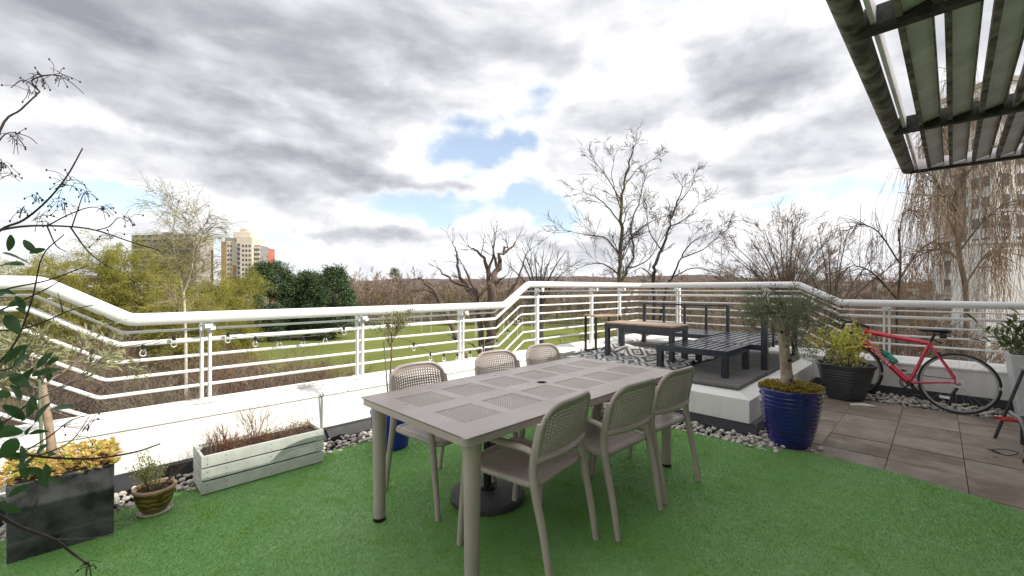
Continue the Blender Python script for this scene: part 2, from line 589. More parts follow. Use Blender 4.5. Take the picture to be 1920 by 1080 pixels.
pr = thing('parapet_wall', 'white parapet wall behind the red bicycle', 'wall', (7.45, 0, 0))
ext(MB(), [(0.0, -3.4, -0.04), (0.34, -3.4, -0.04), (0.34, -3.4, 0.445), (0.0, -3.4, 0.405)], (0, 7.39, 0)).build('wall', M_WALL, pr, bevel=0.006)
y0 = -3.4
for L in (2.4, 2.55, 2.42):
    ext(MB(), [(-0.012, y0, 0.407), (0.355, y0, 0.447), (0.355, y0, 0.487), (0.23, y0, 0.482), (-0.012, y0, 0.437)], (0, L - 0.006, 0)).build('coping', M_CAPSTONE, pr, bevel=0.008)
    y0 += L
ext(MB(), [(-0.003, -3.4, -0.04), (-0.075, -3.4, -0.04), (-0.062, -3.4, 0.02), (-0.035, -3.4, 0.10), (-0.003, -3.4, 0.115)], (0, 4.66, 0)).build('upstand', M_UPSTAND, pr)

# ------------------------------------------------------------------ raised corner deck
pd = thing('deck_plinth', 'white painted plinth with sloped edge carrying the raised grey deck', 'plinth', (4.5, 1.28, 0))
pts = [(0, 0), (2.945, 0), (2.945, 2.715), (0, 2.715)]
MB().prism(pts, -0.04, 0.315).build('base', M_WALL, pd, bevel=0.008)
mb = MB()
mb.add([(0.0, 0.0, 0.318), (2.945, 0, 0.318), (2.945, 2.715, 0.318), (0, 2.715, 0.318), (0.17, 0.17, 0.378), (2.945, 0.17, 0.378), (2.945, 2.715, 0.378), (0.17, 2.715, 0.378)],
       [(0, 3, 2, 1), (4, 5, 6, 7), (0, 1, 5, 4), (1, 2, 6, 5), (2, 3, 7, 6), (3, 0, 4, 7)])
mb.build('sloped_top', M_CAPSTONE, pd)
ext(MB(), [(-0.003, 2.64, -0.04), (-0.085, 2.64, -0.04), (-0.072, 2.64, 0.02), (-0.04, 2.64, 0.085), (-0.003, 2.64, 0.10)], (0, -2.643 - 0.075, 0)).build('upstand', M_UPSTAND, pd)
ext(MB(), [(0.0, -0.003, -0.04), (0.0, -0.085, -0.04), (0.0, -0.072, 0.02), (0.0, -0.04, 0.085), (0.0, -0.003, 0.10)], (2.86, 0, 0)).build('upstand', M_UPSTAND, pd)
dk = thing('deck', None, None, (4.63, 1.42, 0.382))
dk['kind'] = 'structure'
plank = MB().box((0, 1.255, 0.014), (0.128, 2.51, 0.028))
for g in range(5):
    plank.box((-0.052 + 0.026 * g, 1.255, 0.0285), (0.011, 2.51, 0.0022))
MB().b2(0.0, 2.72, 0.0, 2.51, -0.0035, -0.0015).build('dark_gap_sheet', M_UPSTAND, dk)  # dark sheet added under the planks so their gaps look shaded
pl_me = plank.mesh('plank')
pl_me.materials.append(M_DECK)
for i in range(19):
    o = bpy.data.objects.new('plank', pl_me)
    COL.objects.link(o)
    o.parent = dk
    o.location = (0.07 + 0.1435 * i, rs.uniform(-.006, .006), rs.uniform(-.001, .001))

# ------------------------------------------------------------------ railings
TAN = 0.28 / 0.45
H_BARS = [(0.10, 0.010), (0.185, 0.020), (0.31, 0.0125), (0.43, 0.0125), (0.55, 0.0125)]
H_EXTRA = [(0.685, 0.0125), (0.81, 0.0125)]
ZL, ZU = 1.172, 1.452

rl = thing('railing', 'white tubular railing facing the park, stepping up at both ends', 'railing', (0, 0, 0))


def rail_path(pts):
    return [Vector(p) for p in pts]


def mitred(name, pts, r, n, parent, m=None):
    """tube through corner points with tight rounded bends"""
    out = [Vector(pts[0])]
    for i in range(1, len(pts) - 1):
        a, b, c = Vector(pts[i - 1]), Vector(pts[i]), Vector(pts[i + 1])
        k = max(0.02, r * 0.9)
        out += [b + (a - b).normalized() * k, b * 0.5 + (b + (a - b).normalized() * k) * 0.25 + (b + (c - b).normalized() * k) * 0.25, b + (c - b).normalized() * k]
    out.append(Vector(pts[-1]))
    return MB().tube(out, r, n).build(name, m or M_RAIL, parent, smooth=True)


mitred('handrail', [(-3.2, 4.08, ZU - .02), (-0.20, 4.08, ZU - .02), (0.225, 4.08, ZL), (3.93, 4.08, ZL), (4.40, 4.08, ZU), (7.58, 4.08, ZU)], 0.045, 20, rl)
for h, r in H_BARS:
    k = h * 0.286
    mitred('bar', [(-3.2, 4.2, ZU - h), (-0.215 - k, 4.2, ZU - h), (0.225 - k, 4.2, ZL - h), (3.85 + k * .6, 4.2, ZL - h), (4.30 + k * .6, 4.2, ZU - h), (7.7, 4.2, ZU - h)], r, 10, rl)
for h, r in H_EXTRA:
    k = h * 0.286
    z = ZU - h
    dx = (z - 0.485) / TAN
    mitred('bar', [(-3.2, 4.2, z), (-0.215 - k, 4.2, z), (-0.215 - k + dx, 4.2, 0.485)], r, 10, rl)
    mitred('bar', [(4.30 + k * .6 - dx, 4.2, 0.485), (4.30 + k * .6, 4.2, z), (7.7, 4.2, z)], r, 10, rl)


def post(parent, x, y, ztop, along, double=True):
    mb = MB()
    for s in ((-0.027, 0.027) if double else (0,)):
        sz = (0.02, 0.05, ztop - 0.48) if along == 'x' else (0.05, 0.02, ztop - 0.48)
        if not double:
            sz = (0.05, 0.05, sz[2])
        c = (x + s, y, (ztop + 0.48) / 2) if along == 'x' else (x, y + s, (ztop + 0.48) / 2)
        mb.box(c, sz)
    p = mb.build('post', M_RAIL, parent, bevel=0.003)
    b = MB()
    if along == 'x':
        b.box((x, y - 0.06, ztop - 0.03), (0.10, 0.075, 0.045)).box((x, y - 0.115, ztop + 0.005), (0.05, 0.02, 0.08))
    else:
        b.box((x - 0.06, y, ztop - 0.03), (0.075, 0.10, 0.045)).box((x - 0.115, y, ztop + 0.005), (0.02, 0.05, 0.08))
    b.build('bracket', M_RAIL, p, bevel=0.003)
    MB().box((x, y, 0.486), (0.15, 0.09, 0.012) if along == 'x' else (0.09, 0.15, 0.012)).build('base_plate', M_RAIL, p)


for x in (0.69, 1.99, 3.30):
    post(rl, x, 4.2, ZL - 0.055, 'x')
for x in (-2.3, -0.95, 4.72, 6.12, 7.02):
    post(rl, x, 4.2, ZU - 0.055, 'x', double=x < 4)

rr_ = thing('railing', 'white tubular railing above the parapet behind the bicycle', 'railing', (0, 0, 0))
ZL2 = 1.195
mitred('handrail', [(7.58, 4.08, ZU), (7.58, 1.49, ZU), (7.58, 0.99, ZL2), (7.58, -3.4, ZL2)], 0.0452, 20, rr_)
for h, r in H_BARS:
    k = h * 0.26
    mitred('bar', [(7.7, 4.2, ZU - h), (7.7, 1.50 - k * .4, ZU - h), (7.7, 1.02 - k * .4, ZL2 - h), (7.7, -3.4, ZL2 - h)], r, 10, rr_)
for h, r in H_EXTRA:
    z = ZU - h
    dy = (z - 0.485) / 0.53
    mitred('bar', [(7.7, 4.2, z), (7.7, 1.46, z), (7.7, 1.46 - dy, 0.485)], r, 10, rr_)
for y in (3.38, 1.95):
    post(rr_, 7.7, y, ZU - 0.055, 'y')
for y in (0.50, -0.85, -2.2):
    post(rr_, 7.7, y, ZL2 - 0.055, 'y')

# ------------------------------------------------------------------ artificial turf
TURF0 = [(-2.6, -1.75), (3.82, -1.75), (3.98, -0.62), (4.17, -0.27), (4.28, 0.10), (4.31, 0.52), (4.33, 0.74), (4.20, 1.02), (4.13, 1.25), (4.14, 3.2), (4.08, 3.52), (3.9, 3.64), (1.9, 3.66), (0.6, 3.65), (-2.6, 3.66)]

# the cut edge of the turf wanders a little
_r = random.Random(17)
TURF = []
for _i, _p in enumerate(TURF0):
    _q = TURF0[(_i + 1) % len(TURF0)]
    _n = max(1, int(math.hypot(_q[0] - _p[0], _q[1] - _p[1]) / 0.06))
    for _k in range(_n):
        TURF.append((_p[0] + (_q[0] - _p[0]) * _k / _n + _r.uniform(-.009, .009), _p[1] + (_q[1] - _p[1]) * _k / _n + _r.uniform(-.009, .009)))


def turf_mat(name, a, b, through=0.45):
    m = bpy.data.materials.new(name)
    m.use_nodes = True
    T = NT(m.node_tree)
    tc = T.n('ShaderNodeTexCoord')
    v = tc.outputs['Object']
    g = T.n('ShaderNodeNewGeometry')
    c = T.mix(g.outputs['Random Per Island'], a, b)
    c = T.mix(T.math('MULTIPLY', T.ss(T.noise(v, 1.3, 4, 0.6), 0.42, 0.72), 0.55), c, (0.31, 0.49, 0.215))
    c = T.mix(T.math('MULTIPLY', T.ss(T.noise(v, 4.5, 4, 0.65), 0.50, 0.72), 0.65), c, (0.165, 0.33, 0.03))
    c = T.mix(T.math('MULTIPLY', T.ss(T.noise(v, 11.0, 3, 0.6), 0.60, 0.75), 0.35), c, (0.38, 0.56, 0.29))
    p = T.n('ShaderNodeBsdfPrincipled', ins={'Base Color': c, 'Roughness': 0.55, 'Specular IOR Level': 0.4})
    tl = T.n('ShaderNodeBsdfTranslucent', ins={'Color': c})
    mx = T.n('ShaderNodeMixShader', ins={0: through, 1: p.outputs[0], 2: tl.outputs[0]})
    o = T.n('ShaderNodeOutputMaterial')
    T.t.links.new(mx.outputs[0], o.inputs[0])
    return m


tb = tag(MB().prism(TURF, 0.004, 0.012).build('turf_base', turf_mat('turf_backing', (0.165, 0.345, 0.095), (0.185, 0.375, 0.11), 0.0)), kind='structure')


def in_poly(P, poly):
    x, y = P[:, 0], P[:, 1]
    ins = np.zeros(len(P), bool)
    n = len(poly)
    for i in range(n):
        x1, y1 = poly[i]
        x2, y2 = poly[(i + 1) % n]
        c = ((y1 > y) != (y2 > y)) & (x < (x2 - x1) * (y - y1) / (y2 - y1 + 1e-12) + x1)
        ins ^= c
    return ins


def make_turf():
    rng = np.random.default_rng(5)
    N = 1350000
    P = np.column_stack([rng.uniform(-1.6, 4.4, N), rng.uniform(-1.7, 3.7, N)])
    P = P[in_poly(P, TURF)]
    d = (P[:, 0] + P[:, 1]) * S2
    xr = (P[:, 0] - P[:, 1]) * S2
    P = P[(d > 0.9) & (np.abs(xr) < d * 1.32 + 0.35)]
    n = len(P)
    L = rng.uniform(0.008, 0.017, n)
    # pile leans in patches as brushed by feet
    ph = 2.2 * np.sin(P[:, 0] * 1.7 + 1.3) + 1.9 * np.cos(P[:, 1] * 2.1 + 0.4 * P[:, 0]) + rng.normal(0, 1.1, n)
    lean = rng.uniform(0.35, 1.2, n) * L
    base = np.column_stack([P, np.full(n, 0.010)])
    tip = base + np.column_stack([np.cos(ph) * lean, np.sin(ph) * lean, L * rng.uniform(0.4, 0.9, n)])
    w = rng.uniform(0.0008, 0.0015, n) * (0.8 + 0.22 * (P[:, 0] + P[:, 1]) * S2)
    a = ph + math.pi / 2 + rng.normal(0, 0.8, n)
    s = np.column_stack([np.cos(a) * w, np.sin(a) * w, np.zeros(n)])
    V = np.stack([base - s, base + s, tip], 1).reshape(-1, 3)
    F = np.arange(n * 3).reshape(-1, 3)
    me = quick_mesh('turf', V, F)
    o = link('artificial_grass', me, turf_mat('turf_blades', (0.175, 0.375, 0.105), (0.31, 0.55, 0.20)))
    tag(o, 'bright green artificial turf covering the terrace floor', 'artificial grass', kind='stuff')


make_turf()


# ------------------------------------------------------------------ pebble borders
def make_gravel():
    rng = np.random.default_rng(11)
    bm = bmesh.new()
    bmesh.ops.create_icosphere(bm, subdivisions=1, radius=1.0)
    base = np.array([v.co[:] for v in bm.verts])
    tri = np.array([[v.index for v in f.verts] for f in bm.faces])
    bm.free()
    strips = [(-2.6, 4.42, 3.60, 3.95, 950, .019), (4.10, 4.45, 0.95, 3.66, 480, .019), (6.93, 7.40, -1.8, 1.22, 560, .020), (4.5, 7.0, 1.02, 1.22, 230, .020), (4.35, 4.6, 0.7, 1.2, 40, .02)]
    Vs, Fs, o = [], [], 0
    for (xa, xb, ya, yb, n, r) in strips:
        for _ in range(int(n * 2.0)):
            x, y = rng.uniform(xa, xb), rng.uniform(ya, yb)
            s = r * rng.uniform(0.5, 1.35) * np.array([1.25, 0.95, 0.72])
            sh = base * (1 + rng.normal(0, 0.10, (len(base), 1))) * s
            q = rng.normal(0, 1, 3)
            q /= np.linalg.norm(q)
            an = rng.uniform(0, 2 * math.pi)
            tilt = rng.normal(0, 0.35)
            ca, sa = math.cos(an), math.sin(an)
            ct, st = math.cos(tilt), math.sin(tilt)
            M = np.array([[ca, -sa, 0], [sa, ca, 0], [0, 0, 1]]) @ np.array([[1, 0, 0], [0, ct, -st], [0, st, ct]])
            p = sh @ M.T + np.array([x, y, rng.uniform(-0.03, 0.026)])
            Vs.append(p)
            Fs.append(tri + o)
            o += len(base)
    me = quick_mesh('gravel', np.concatenate(Vs), np.concatenate(Fs))
    ob = link('gravel', me, M_PEBBLE, smooth=True, angle=180)
    tag(ob, 'pale rounded pebbles filling the drainage borders along walls', 'gravel', kind='stuff')


make_gravel()

# ------------------------------------------------------------------ louvre canopy
M_GALV = mat('galvanised_slat', (0.86, 0.80, 0.83), 0.55, 0.14, 3.5, bump=0.2, bscale=50)
M_LICHEN = mat('algae_stained_steel', (0.105, 0.10, 0.085), 0.75, 0.55, 9.0, col2=(0.30, 0.275, 0.235), bump=0.4)
M_GIRDER = mat('dark_stained_steel', (0.022, 0.022, 0.020), 0.7, 0.5, 14.0, col2=(0.07, 0.066, 0.055), bump=0.5)
cn = thing('louvre_canopy', 'weathered steel louvre canopy overhanging the terrace', 'canopy', (0, 0.10, 2.65), R(-0.95))
MB().tube([(-1.2, 0.24, 0.03), (6.27, 0.24, 0.03)], 0.052, 16).build('edge_tube', M_LICHEN, cn, smooth=True)
MB().b2(-1.2, 6.24, 0.155, 0.175, 0.01, 0.10).build('edge_flange', M_GALV, cn)
for i in range(16):
    y = 0.085 - 0.157 * i
    s = MB()
    ext(s, [(-1.2, y - 0.006, 0.012), (-1.2, y - 0.116, 0.046), (-1.2, y - 0.116, 0.052), (-1.2, y - 0.006, 0.018)], (7.43, 0, 0))
    s = s.build('slat', M_GALV, cn)
    ext(MB(), [(-1.2, y, -0.004), (-1.2, y, 0.062), (-1.2, y - 0.005, 0.062), (-1.2, y - 0.026, 0.010), (-1.2, y - 0.026, -0.004)], (7.43, 0, 0)).build('lip', M_LICHEN, s)
    ext(MB(), [(-1.2, y - 0.1165, 0.018), (-1.2, y - 0.1165, 0.072), (-1.2, y - 0.123, 0.072), (-1.2, y - 0.123, 0.018)], (7.43, 0, 0)).build('lip', M_LICHEN, s)
for x in (-1.1, 0.75, 2.67, 4.56):
    g = MB().b2(x - 0.028, x + 0.028, -2.46, 0.23, -0.03, -0.005).build('cross_beam', M_GIRDER, cn)
    MB().b2(x - 0.004, x + 0.004, -2.46, 0.20, -0.0045, 0.10).build('web', M_GIRDER, g)
MB().b2(6.243, 6.25, -2.46, 0.2, 0.004, 0.11).build('end_plate', M_GALV, cn)
MB().b2(6.22, 6.285, -2.46, 0.225, -0.022, 0.0).build('end_angle', M_GIRDER, cn)
# ------------------------------------------------------------------ dining table
def perforated(mb, f, inside, nu, nv, hole=lambda i, j: i % 2 == 1 and j % 2 == 1):
    """grid of small quads over f(u,v); cells outside the outline or on a hole are left open"""
    idx = {}

    def vid(i, j):
        if (i, j) not in idx:
            idx[(i, j)] = len(mb.v)
            mb.v.append(tuple(f(i / nu, j / nv)))
        return idx[(i, j)]
    for i in range(nu):
        for j in range(nv):
            if hole(i, j) or not inside((i + .5) / nu, (j + .5) / nv):
                continue
            mb.f.append((vid(i, j), vid(i + 1, j), vid(i + 1, j + 1), vid(i, j + 1)))
    return mb


def make_table():
    LX, LY, Z = 2.13, 1.0, 0.75
    t = thing('dining_table', 'long taupe resin dining table with perforated top panels on the artificial turf', 'table', (2.225, 1.935, 0.012))
    Z -= 0.012
    xs = [-LX / 2 + 0.02]
    cols = []
    for k in range(6):
        c = -0.8125 + 0.325 * k
        cols.append((c - 0.125, c + 0.125))
    rows = [(-0.325, -0.070), (0.070, 0.325)]
    # solid bands of the top between the openings
    for third in range(3):
        xa = -LX / 2 + LX / 3 * third + (0.0015 if third else 0)
        xb = -LX / 2 + LX / 3 * (third + 1) - (0.0015 if third < 2 else 0)
        cc = cols[third * 2:third * 2 + 2]
        X = [xa] + [v for c in cc for v in c] + [xb]
        Y = [-LY / 2] + [v for r in rows for v in r] + [LY / 2]
        if third == 1:
            X = [xa, cc[0][0], cc[0][1], -0.025, 0.025, cc[1][0], cc[1][1], xb]
            Y = [-LY / 2, *rows[0], -0.025, 0.025, *rows[1], LY / 2]
        mb = MB()
        idx = {}
        for i in range(len(X) - 1):
            for j in range(len(Y) - 1):
                mx, my = (X[i] + X[i + 1]) / 2, (Y[j] + Y[j + 1]) / 2
                if any(a < mx < b for a, b in cc) and any(a < my < b for a, b in rows):
                    continue
                if third == 1 and abs(mx) < 0.02 and abs(my) < 0.02:
                    continue
                q = []
                for (ii, jj) in ((i, j), (i + 1, j), (i + 1, j + 1), (i, j + 1)):
                    if (ii, jj) not in idx:
                        x, y = X[ii], Y[jj]
                        idx[(ii, jj)] = len(mb.v)
                        mb.v.append((x, y, Z - 0.003))
                    q.append(idx[(ii, jj)])
                mb.f.append(tuple(q))
        top = mb.build('table_top', M_TAUPE, t, solid=0.006)
        for c in cc:
            for r in rows:
                p = MB()
                perforated(p, lambda u, v: (c[0] + (c[1] - c[0]) * u, r[0] + (r[1] - r[0]) * v, Z - 0.0045), lambda u, v: True, 27, 27)
                p.build('perforated_panel', M_TAUPE, top, solid=0.005)
    # raised ring round the parasol hole
    MB().lathe([(0.036, -0.012), (0.036, 0.0012), (0.024, 0.0012), (0.024, -0.012)], (0, 0, Z), 24, cap0=False, cap1=False).build('parasol_ring', M_BLACK, t, smooth=True)
    # rounded edge skirt
    o = round_rect(-LX / 2, LX / 2, -LY / 2, LY / 2, 0.045, 6)
    ins = round_rect(-LX / 2 + 0.012, LX / 2 - 0.012, -LY / 2 + 0.012, LY / 2 - 0.012, 0.035, 6)
    mb = MB()
    rings = [[(x, y, Z - 0.0065) for x, y in ins], [(x * .999, y * .999, Z + 0.0006) for x, y in ins], [(x, y, Z - 0.003) for x, y in o], [(x, y, Z - 0.040) for x, y in o],
             [(x, y, Z - 0.046) for x, y in ins], [(x * .985, y * .97, Z - 0.046) for x, y in ins], [(x * .985, y * .97, Z - 0.0065) for x, y in ins]]
    n = len(o)
    for rg in rings:
        mb.v.extend(rg)
    for k in range(len(rings) - 1):
        for i in range(n):
            mb.f.append((k * n + i, k * n + (i + 1) % n, (k + 1) * n + (i + 1) % n, (k + 1) * n + i))
    mb.build('edge_skirt', M_TAUPE, t, smooth=True)
    for sx in (-1, 1):
        for sy in (-1, 1):
            x, y = sx * (LX / 2 - 0.085), sy * (LY / 2 - 0.068)
            lg = MB().lathe([(0.034, 0.02), (0.037, 0.3), (0.041, 0.60), (0.046, 0.665), (0.052, 0.695)], (x, y, 0), 24).build('leg', M_TAUPE, t, smooth=True)
            MB().lathe([(0.035, -0.004), (0.037, 0.0), (0.037, 0.02), (0.03, 0.024)], (x, y, 0), 24).build('foot', M_BLACK, lg, smooth=True)
    MB().b2(-0.95, 0.95, 0.335, 0.365, Z - 0.06, Z - 0.01).b2(-0.95, 0.95, -0.365, -0.335, Z - 0.06, Z - 0.01).build('frame_rail', M_TAUPE, t)
    for x in (-0.35, 0.35):
        MB().b2(x - 0.015, x + 0.015, -0.33, 0.33, Z - 0.058, Z - 0.01).build('frame_rail', M_TAUPE, t)
    return t


make_table()


# ------------------------------------------------------------------ chairs
def make_chair():
    t = thing('armchair', 'chair', 'chair', (0, 0, 0), 0, 'taupe resin armchairs round the dining table')
    # seat
    hw, y0, y1 = 0.228, -0.205, 0.255

    def fs(u, v):
        x = -hw + 2 * hw * u
        y = y0 + (y1 - y0) * v
        return (x, y, 0.445 - 0.012 * math.sin(math.pi * u) * math.sin(math.pi * v) - 0.01 * max(0, v - .85) / .15)

    def ins_s(u, v):
        a, b = abs(u - .5) * 2, abs(v - .5) * 2
        return (max(0, a - .8) ** 2 + max(0, b - .8) ** 2) < 0.045 and True

    def hole_s(i, j):
        return i % 2 == 1 and j % 2 == 1 and 3 < i < 43 and 3 < j < 43
    seat = perforated(MB(), fs, ins_s, 47, 47, hole_s).build('seat', M_TAUPE, t, solid=0.006)
    rim = [(x, y, 0.438) for x, y in round_rect(-hw, hw, y0, y1, 0.05, 5)]
    rim.append(rim[0])
    MB().tube(rim, 0.017, 10, cap=False).build('seat_rim', M_TAUPE, seat, smooth=True)

    # backrest: curved perforated shell with rounded shoulders
    zb, zt, bw = 0.570, 0.832, 0.235

    def bpos(x, z):
        k = (z - 0.44)
        return (x, -0.205 - 0.20 * k - 0.025 + 0.040 * (x / bw) ** 2 + 0.0, z)

    def zmax(x):
        a = abs(x) / bw
        return zt - 0.012 * a * a - (0.105 * (1 - math.sqrt(max(0, 1 - ((a - .50) / .50) ** 2))) if a > .50 else 0)

    def fb(u, v):
        x = -bw + 2 * bw * u
        return bpos(x, zb + (zmax(x) - zb) * v)

    def hole_b(i, j):
        return i % 2 == 1 and j % 2 == 1 and 2 < i < 44 and 2 < j < 25
    back = perforated(MB(), fb, lambda u, v: True, 47, 28, hole_b).build('backrest', M_TAUPE, t, solid=0.006)
    edge = [bpos(-bw, z) for z in np.linspace(zb, zmax(bw), 4)]
    edge += [bpos(x, zmax(x)) for x in np.linspace(-bw, bw, 33)][1:]
    edge += [bpos(bw, z) for z in np.linspace(zmax(bw), zb, 4)][1:]
    MB().tube(edge, 0.013, 8).build('back_frame', M_TAUPE, back, smooth=True)
    low = [bpos(x, zb - 0.004) for x in np.linspace(-bw, bw, 17)]
    MB().tube(low, 0.021, 8, flat=1.0).build('bottom_rail', M_TAUPE, back, smooth=True)
    for s in (-1, 1):
        # rear leg runs up to the shell as one piece
        p = smooth_path([(s * 0.236, -0.300, 0.0), (s * 0.238, -0.262, 0.22), (s * 0.240, -0.212, 0.44), (s * 0.237, -0.205, 0.56), (s * 0.233, -0.222, 0.66), (s * 0.231, -0.236, 0.74)], 5)
        MB().tube(p, [0.0165, 0.019, 0.022, 0.021, 0.018, 0.012], 10).build('leg', M_TAUPE, t, smooth=True)
        p = smooth_path([(s * 0.246, 0.272, 0.0), (s * 0.248, 0.246, 0.24), (s * 0.250, 0.222, 0.44), (s * 0.256, 0.206, 0.55)], 5)
        MB().tube(p, [0.0165, 0.019, 0.022, 0.018], 10).build('leg', M_TAUPE, t, smooth=True)
        p = smooth_path([(s * 0.234, -0.212, 0.595), (s * 0.246, -0.16, 0.612), (s * 0.262, -0.06, 0.625), (s * 0.270, 0.06, 0.632), (s * 0.268, 0.15, 0.622), (s * 0.262, 0.196, 0.590), (s * 0.257, 0.205, 0.545)], 5)
        MB().tube(p, [0.019, 0.020, 0.022, 0.023, 0.023, 0.021, 0.018], 10, flat=0.8).build('armrest', M_TAUPE, t, smooth=True)
    return t


chair0 = make_chair()
spots = [  # x, y of the seat centre, turn, label
    (1.715, 1.60, 8, 'near-side taupe armchair next to the near corner of the table'),
    (2.315, 1.535, -2, 'near-side taupe armchair in the middle of its row, seen from behind'),
    (2.890, 1.530, -3, 'near-side taupe armchair at the end of the table by the raised deck'),
    (1.715, 2.40, 184, 'far-side taupe armchair in front of the blue bucket'),
    (2.50, 2.44, 178, 'far-side taupe armchair in the middle of its row, only its back showing'),
    (3.12, 2.44, 180, 'far-side taupe armchair closest to the raised deck, only its back showing'),
]
for i, (x, y, a, lab) in enumerate(spots):
    o = chair0 if i == 0 else copy_tree(chair0)
    o.location = (x, y, 0.014)
    o.rotation_euler = (0, 0, R(a))
    o['label'] = lab

# parasol foot
pb = thing('parasol_base', 'round charcoal parasol base with short tube under the table', 'parasol base', (1.885, 2.115, 0.014))
M_BASE = mat('charcoal_concrete', (0.055, 0.055, 0.060), 0.6, 0.2, 6, bump=0.3)
MB().lathe([(0.235, 0.0), (0.245, 0.006), (0.245, 0.03), (0.232, 0.044), (0.06, 0.062)], (0, 0, 0), 48).build('disc', M_BASE, pb, smooth=True)
MB().lathe([(0.05, 0.055), (0.05, 0.075), (0.03, 0.085)], (0, 0, 0), 24).build('collar', M_BLACK, pb, smooth=True)
MB().lathe([(0.027, 0.07), (0.027, 0.40), (0.022, 0.402)], (0, 0, 0), 24).build('tube', M_BLACK, pb, smooth=True)
MB().tube([(0.02, 0, 0.33), (0.075, 0.0, 0.33)], 0.012, 10).build('clamp_knob', M_BLACK, pb, smooth=True)

# ------------------------------------------------------------------ lounge furniture on the deck
ZD = 0.413


def slatted(parent, x0, x1, y0, y1, z, along, n, w=0.05, th=0.018):
    for i in range(n):
        k = (i + .5) / n
        if along == 'x':
            c = y0 + (y1 - y0) * k
            b = MB().b2(x0, x1, c - w / 2, c + w / 2, z - th, z)
        else:
            c = x0 + (x1 - x0) * k
            b = MB().b2(c - w / 2, c + w / 2, y0, y1, z - th, z)
        b.build('slat', M_SLAT_SHEEN, parent)


# ottoman
ot = thing('ottoman', 'low navy metal ottoman frame with slatted top, nearest on the deck', 'ottoman', (4.95, 1.63, ZD))
MB().b2(0, 0.78, 0, 0.055, 0.225, 0.295).b2(0, 0.78, 0.765, 0.82, 0.225, 0.295).b2(0, 0.055, 0.056, 0.764, 0.226, 0.294).b2(0.725, 0.78, 0.056, 0.764, 0.226, 0.294).build('frame', M_NAVY, ot)
for x in (0, 0.71):
    for y in (0, 0.75):
        MB().b2(x + 0.001, x + 0.071, y + 0.001, y + 0.069, 0, 0.224).build('leg', M_NAVY, ot, bevel=0.004)
slatted(ot, 0.056, 0.724, 0.06, 0.76, 0.292, 'x', 9, 0.045)

# sofa frame along the plinth edge (its back towards the bicycle side)
s2 = thing('sofa_frame', 'navy slatted sofa frame without cushions behind the olive tree', 'sofa frame', (5.78, 1.52, ZD))
MB().b2(0, 1.60, 0, 0.05, 0.23, 0.295).b2(0, 1.60, 0.74, 0.79, 0.23, 0.295).b2(0, 0.05, 0.051, 0.739, 0.231, 0.294).b2(1.55, 1.60, 0.051, 0.739, 0.231, 0.294).build('frame', M_NAVY, s2)
for x in (0.0, 1.53):
    MB().b2(x, x + 0.07, -0.066, 0.004, 0, 0.70).build('back_post', M_NAVY, s2, bevel=0.004)
    MB().b2(x + .002, x + 0.068, 0.72, 0.788, 0, 0.229).build('leg', M_NAVY, s2, bevel=0.004)
MB().b2(0.07, 1.53, -0.052, -0.012, 0.655, 0.698).build('back_rail', M_NAVY, s2)
for x in (0.40, 0.78, 1.15):
    MB().b2(x, x + 0.035, -0.045, -0.02, 0.235, 0.655).build('back_bar', M_NAVY, s2)
slatted(s2, 0.052, 1.548, 0.06, 0.735, 0.292, 'x', 7, 0.055)

# sofa frame along the right parapet
s1 = thing('sofa_frame', 'navy slatted sofa frame with open barred back along the corner railing', 'sofa frame', (6.46, 2.36, ZD))
MB().b2(0, 0.82, 0, 0.05, 0.23, 0.295).b2(0, 0.82, 1.45, 1.50, 0.23, 0.295).b2(0, 0.05, 0.051, 1.449, 0.231, 0.294).b2(0.77, 0.82, 0.051, 1.449, 0.231, 0.294).build('frame', M_NAVY, s1)
for y in (0.0, 1.44):
    MB().b2(0.775, 0.825, y, y + 0.045, 0.296, 0.715).build('back_post', M_NAVY, s1, bevel=0.003)
MB().b2(0.785, 0.82, 0.047, 1.438, 0.685, 0.713).build('back_rail', M_NAVY, s1)
for y in (0.34, 0.70, 1.07):
    MB().b2(0.788, 0.815, y, y + 0.036, 0.296, 0.684).build('back_bar', M_NAVY, s1)
for x in (0.0, 0.76):
    for y in (0.0, 1.43):
        MB().b2(x + .001, x + 0.061, y + .001, y + 0.069, 0, 0.229).build('leg', M_NAVY, s1, bevel=0.003)
slatted(s1, 0.052, 0.768, 0.055, 1.445, 0.292, 'y', 8, 0.052)

# coffee table
ct = thing('coffee_table', 'navy metal coffee table with pale wooden top on the patterned rug', 'table', (5.27, 2.38, ZD))
for i in range(4):
    MB().b2(0.004 + 0.118 * i, 0.118 + 0.118 * i, 0, 1.02, 0.478, 0.50).build('board', M_WOODTOP, ct, bevel=0.003)
MB().b2(0.005, 0.47, 0.004, 0.05, 0.42, 0.4775).b2(0.005, 0.47, 0.97, 1.016, 0.42, 0.4775).b2(0.006, 0.05, 0.051, 0.969, 0.421, 0.477).b2(0.425, 0.469, 0.051, 0.969, 0.421, 0.477).build('apron', M_NAVY, ct)
for x in (0.006, 0.408):
    for y in (0.005, 0.955):
        MB().b2(x, x + 0.06, y, y + 0.06, 0, 0.4195).build('leg', M_NAVY, ct, bevel=0.004)

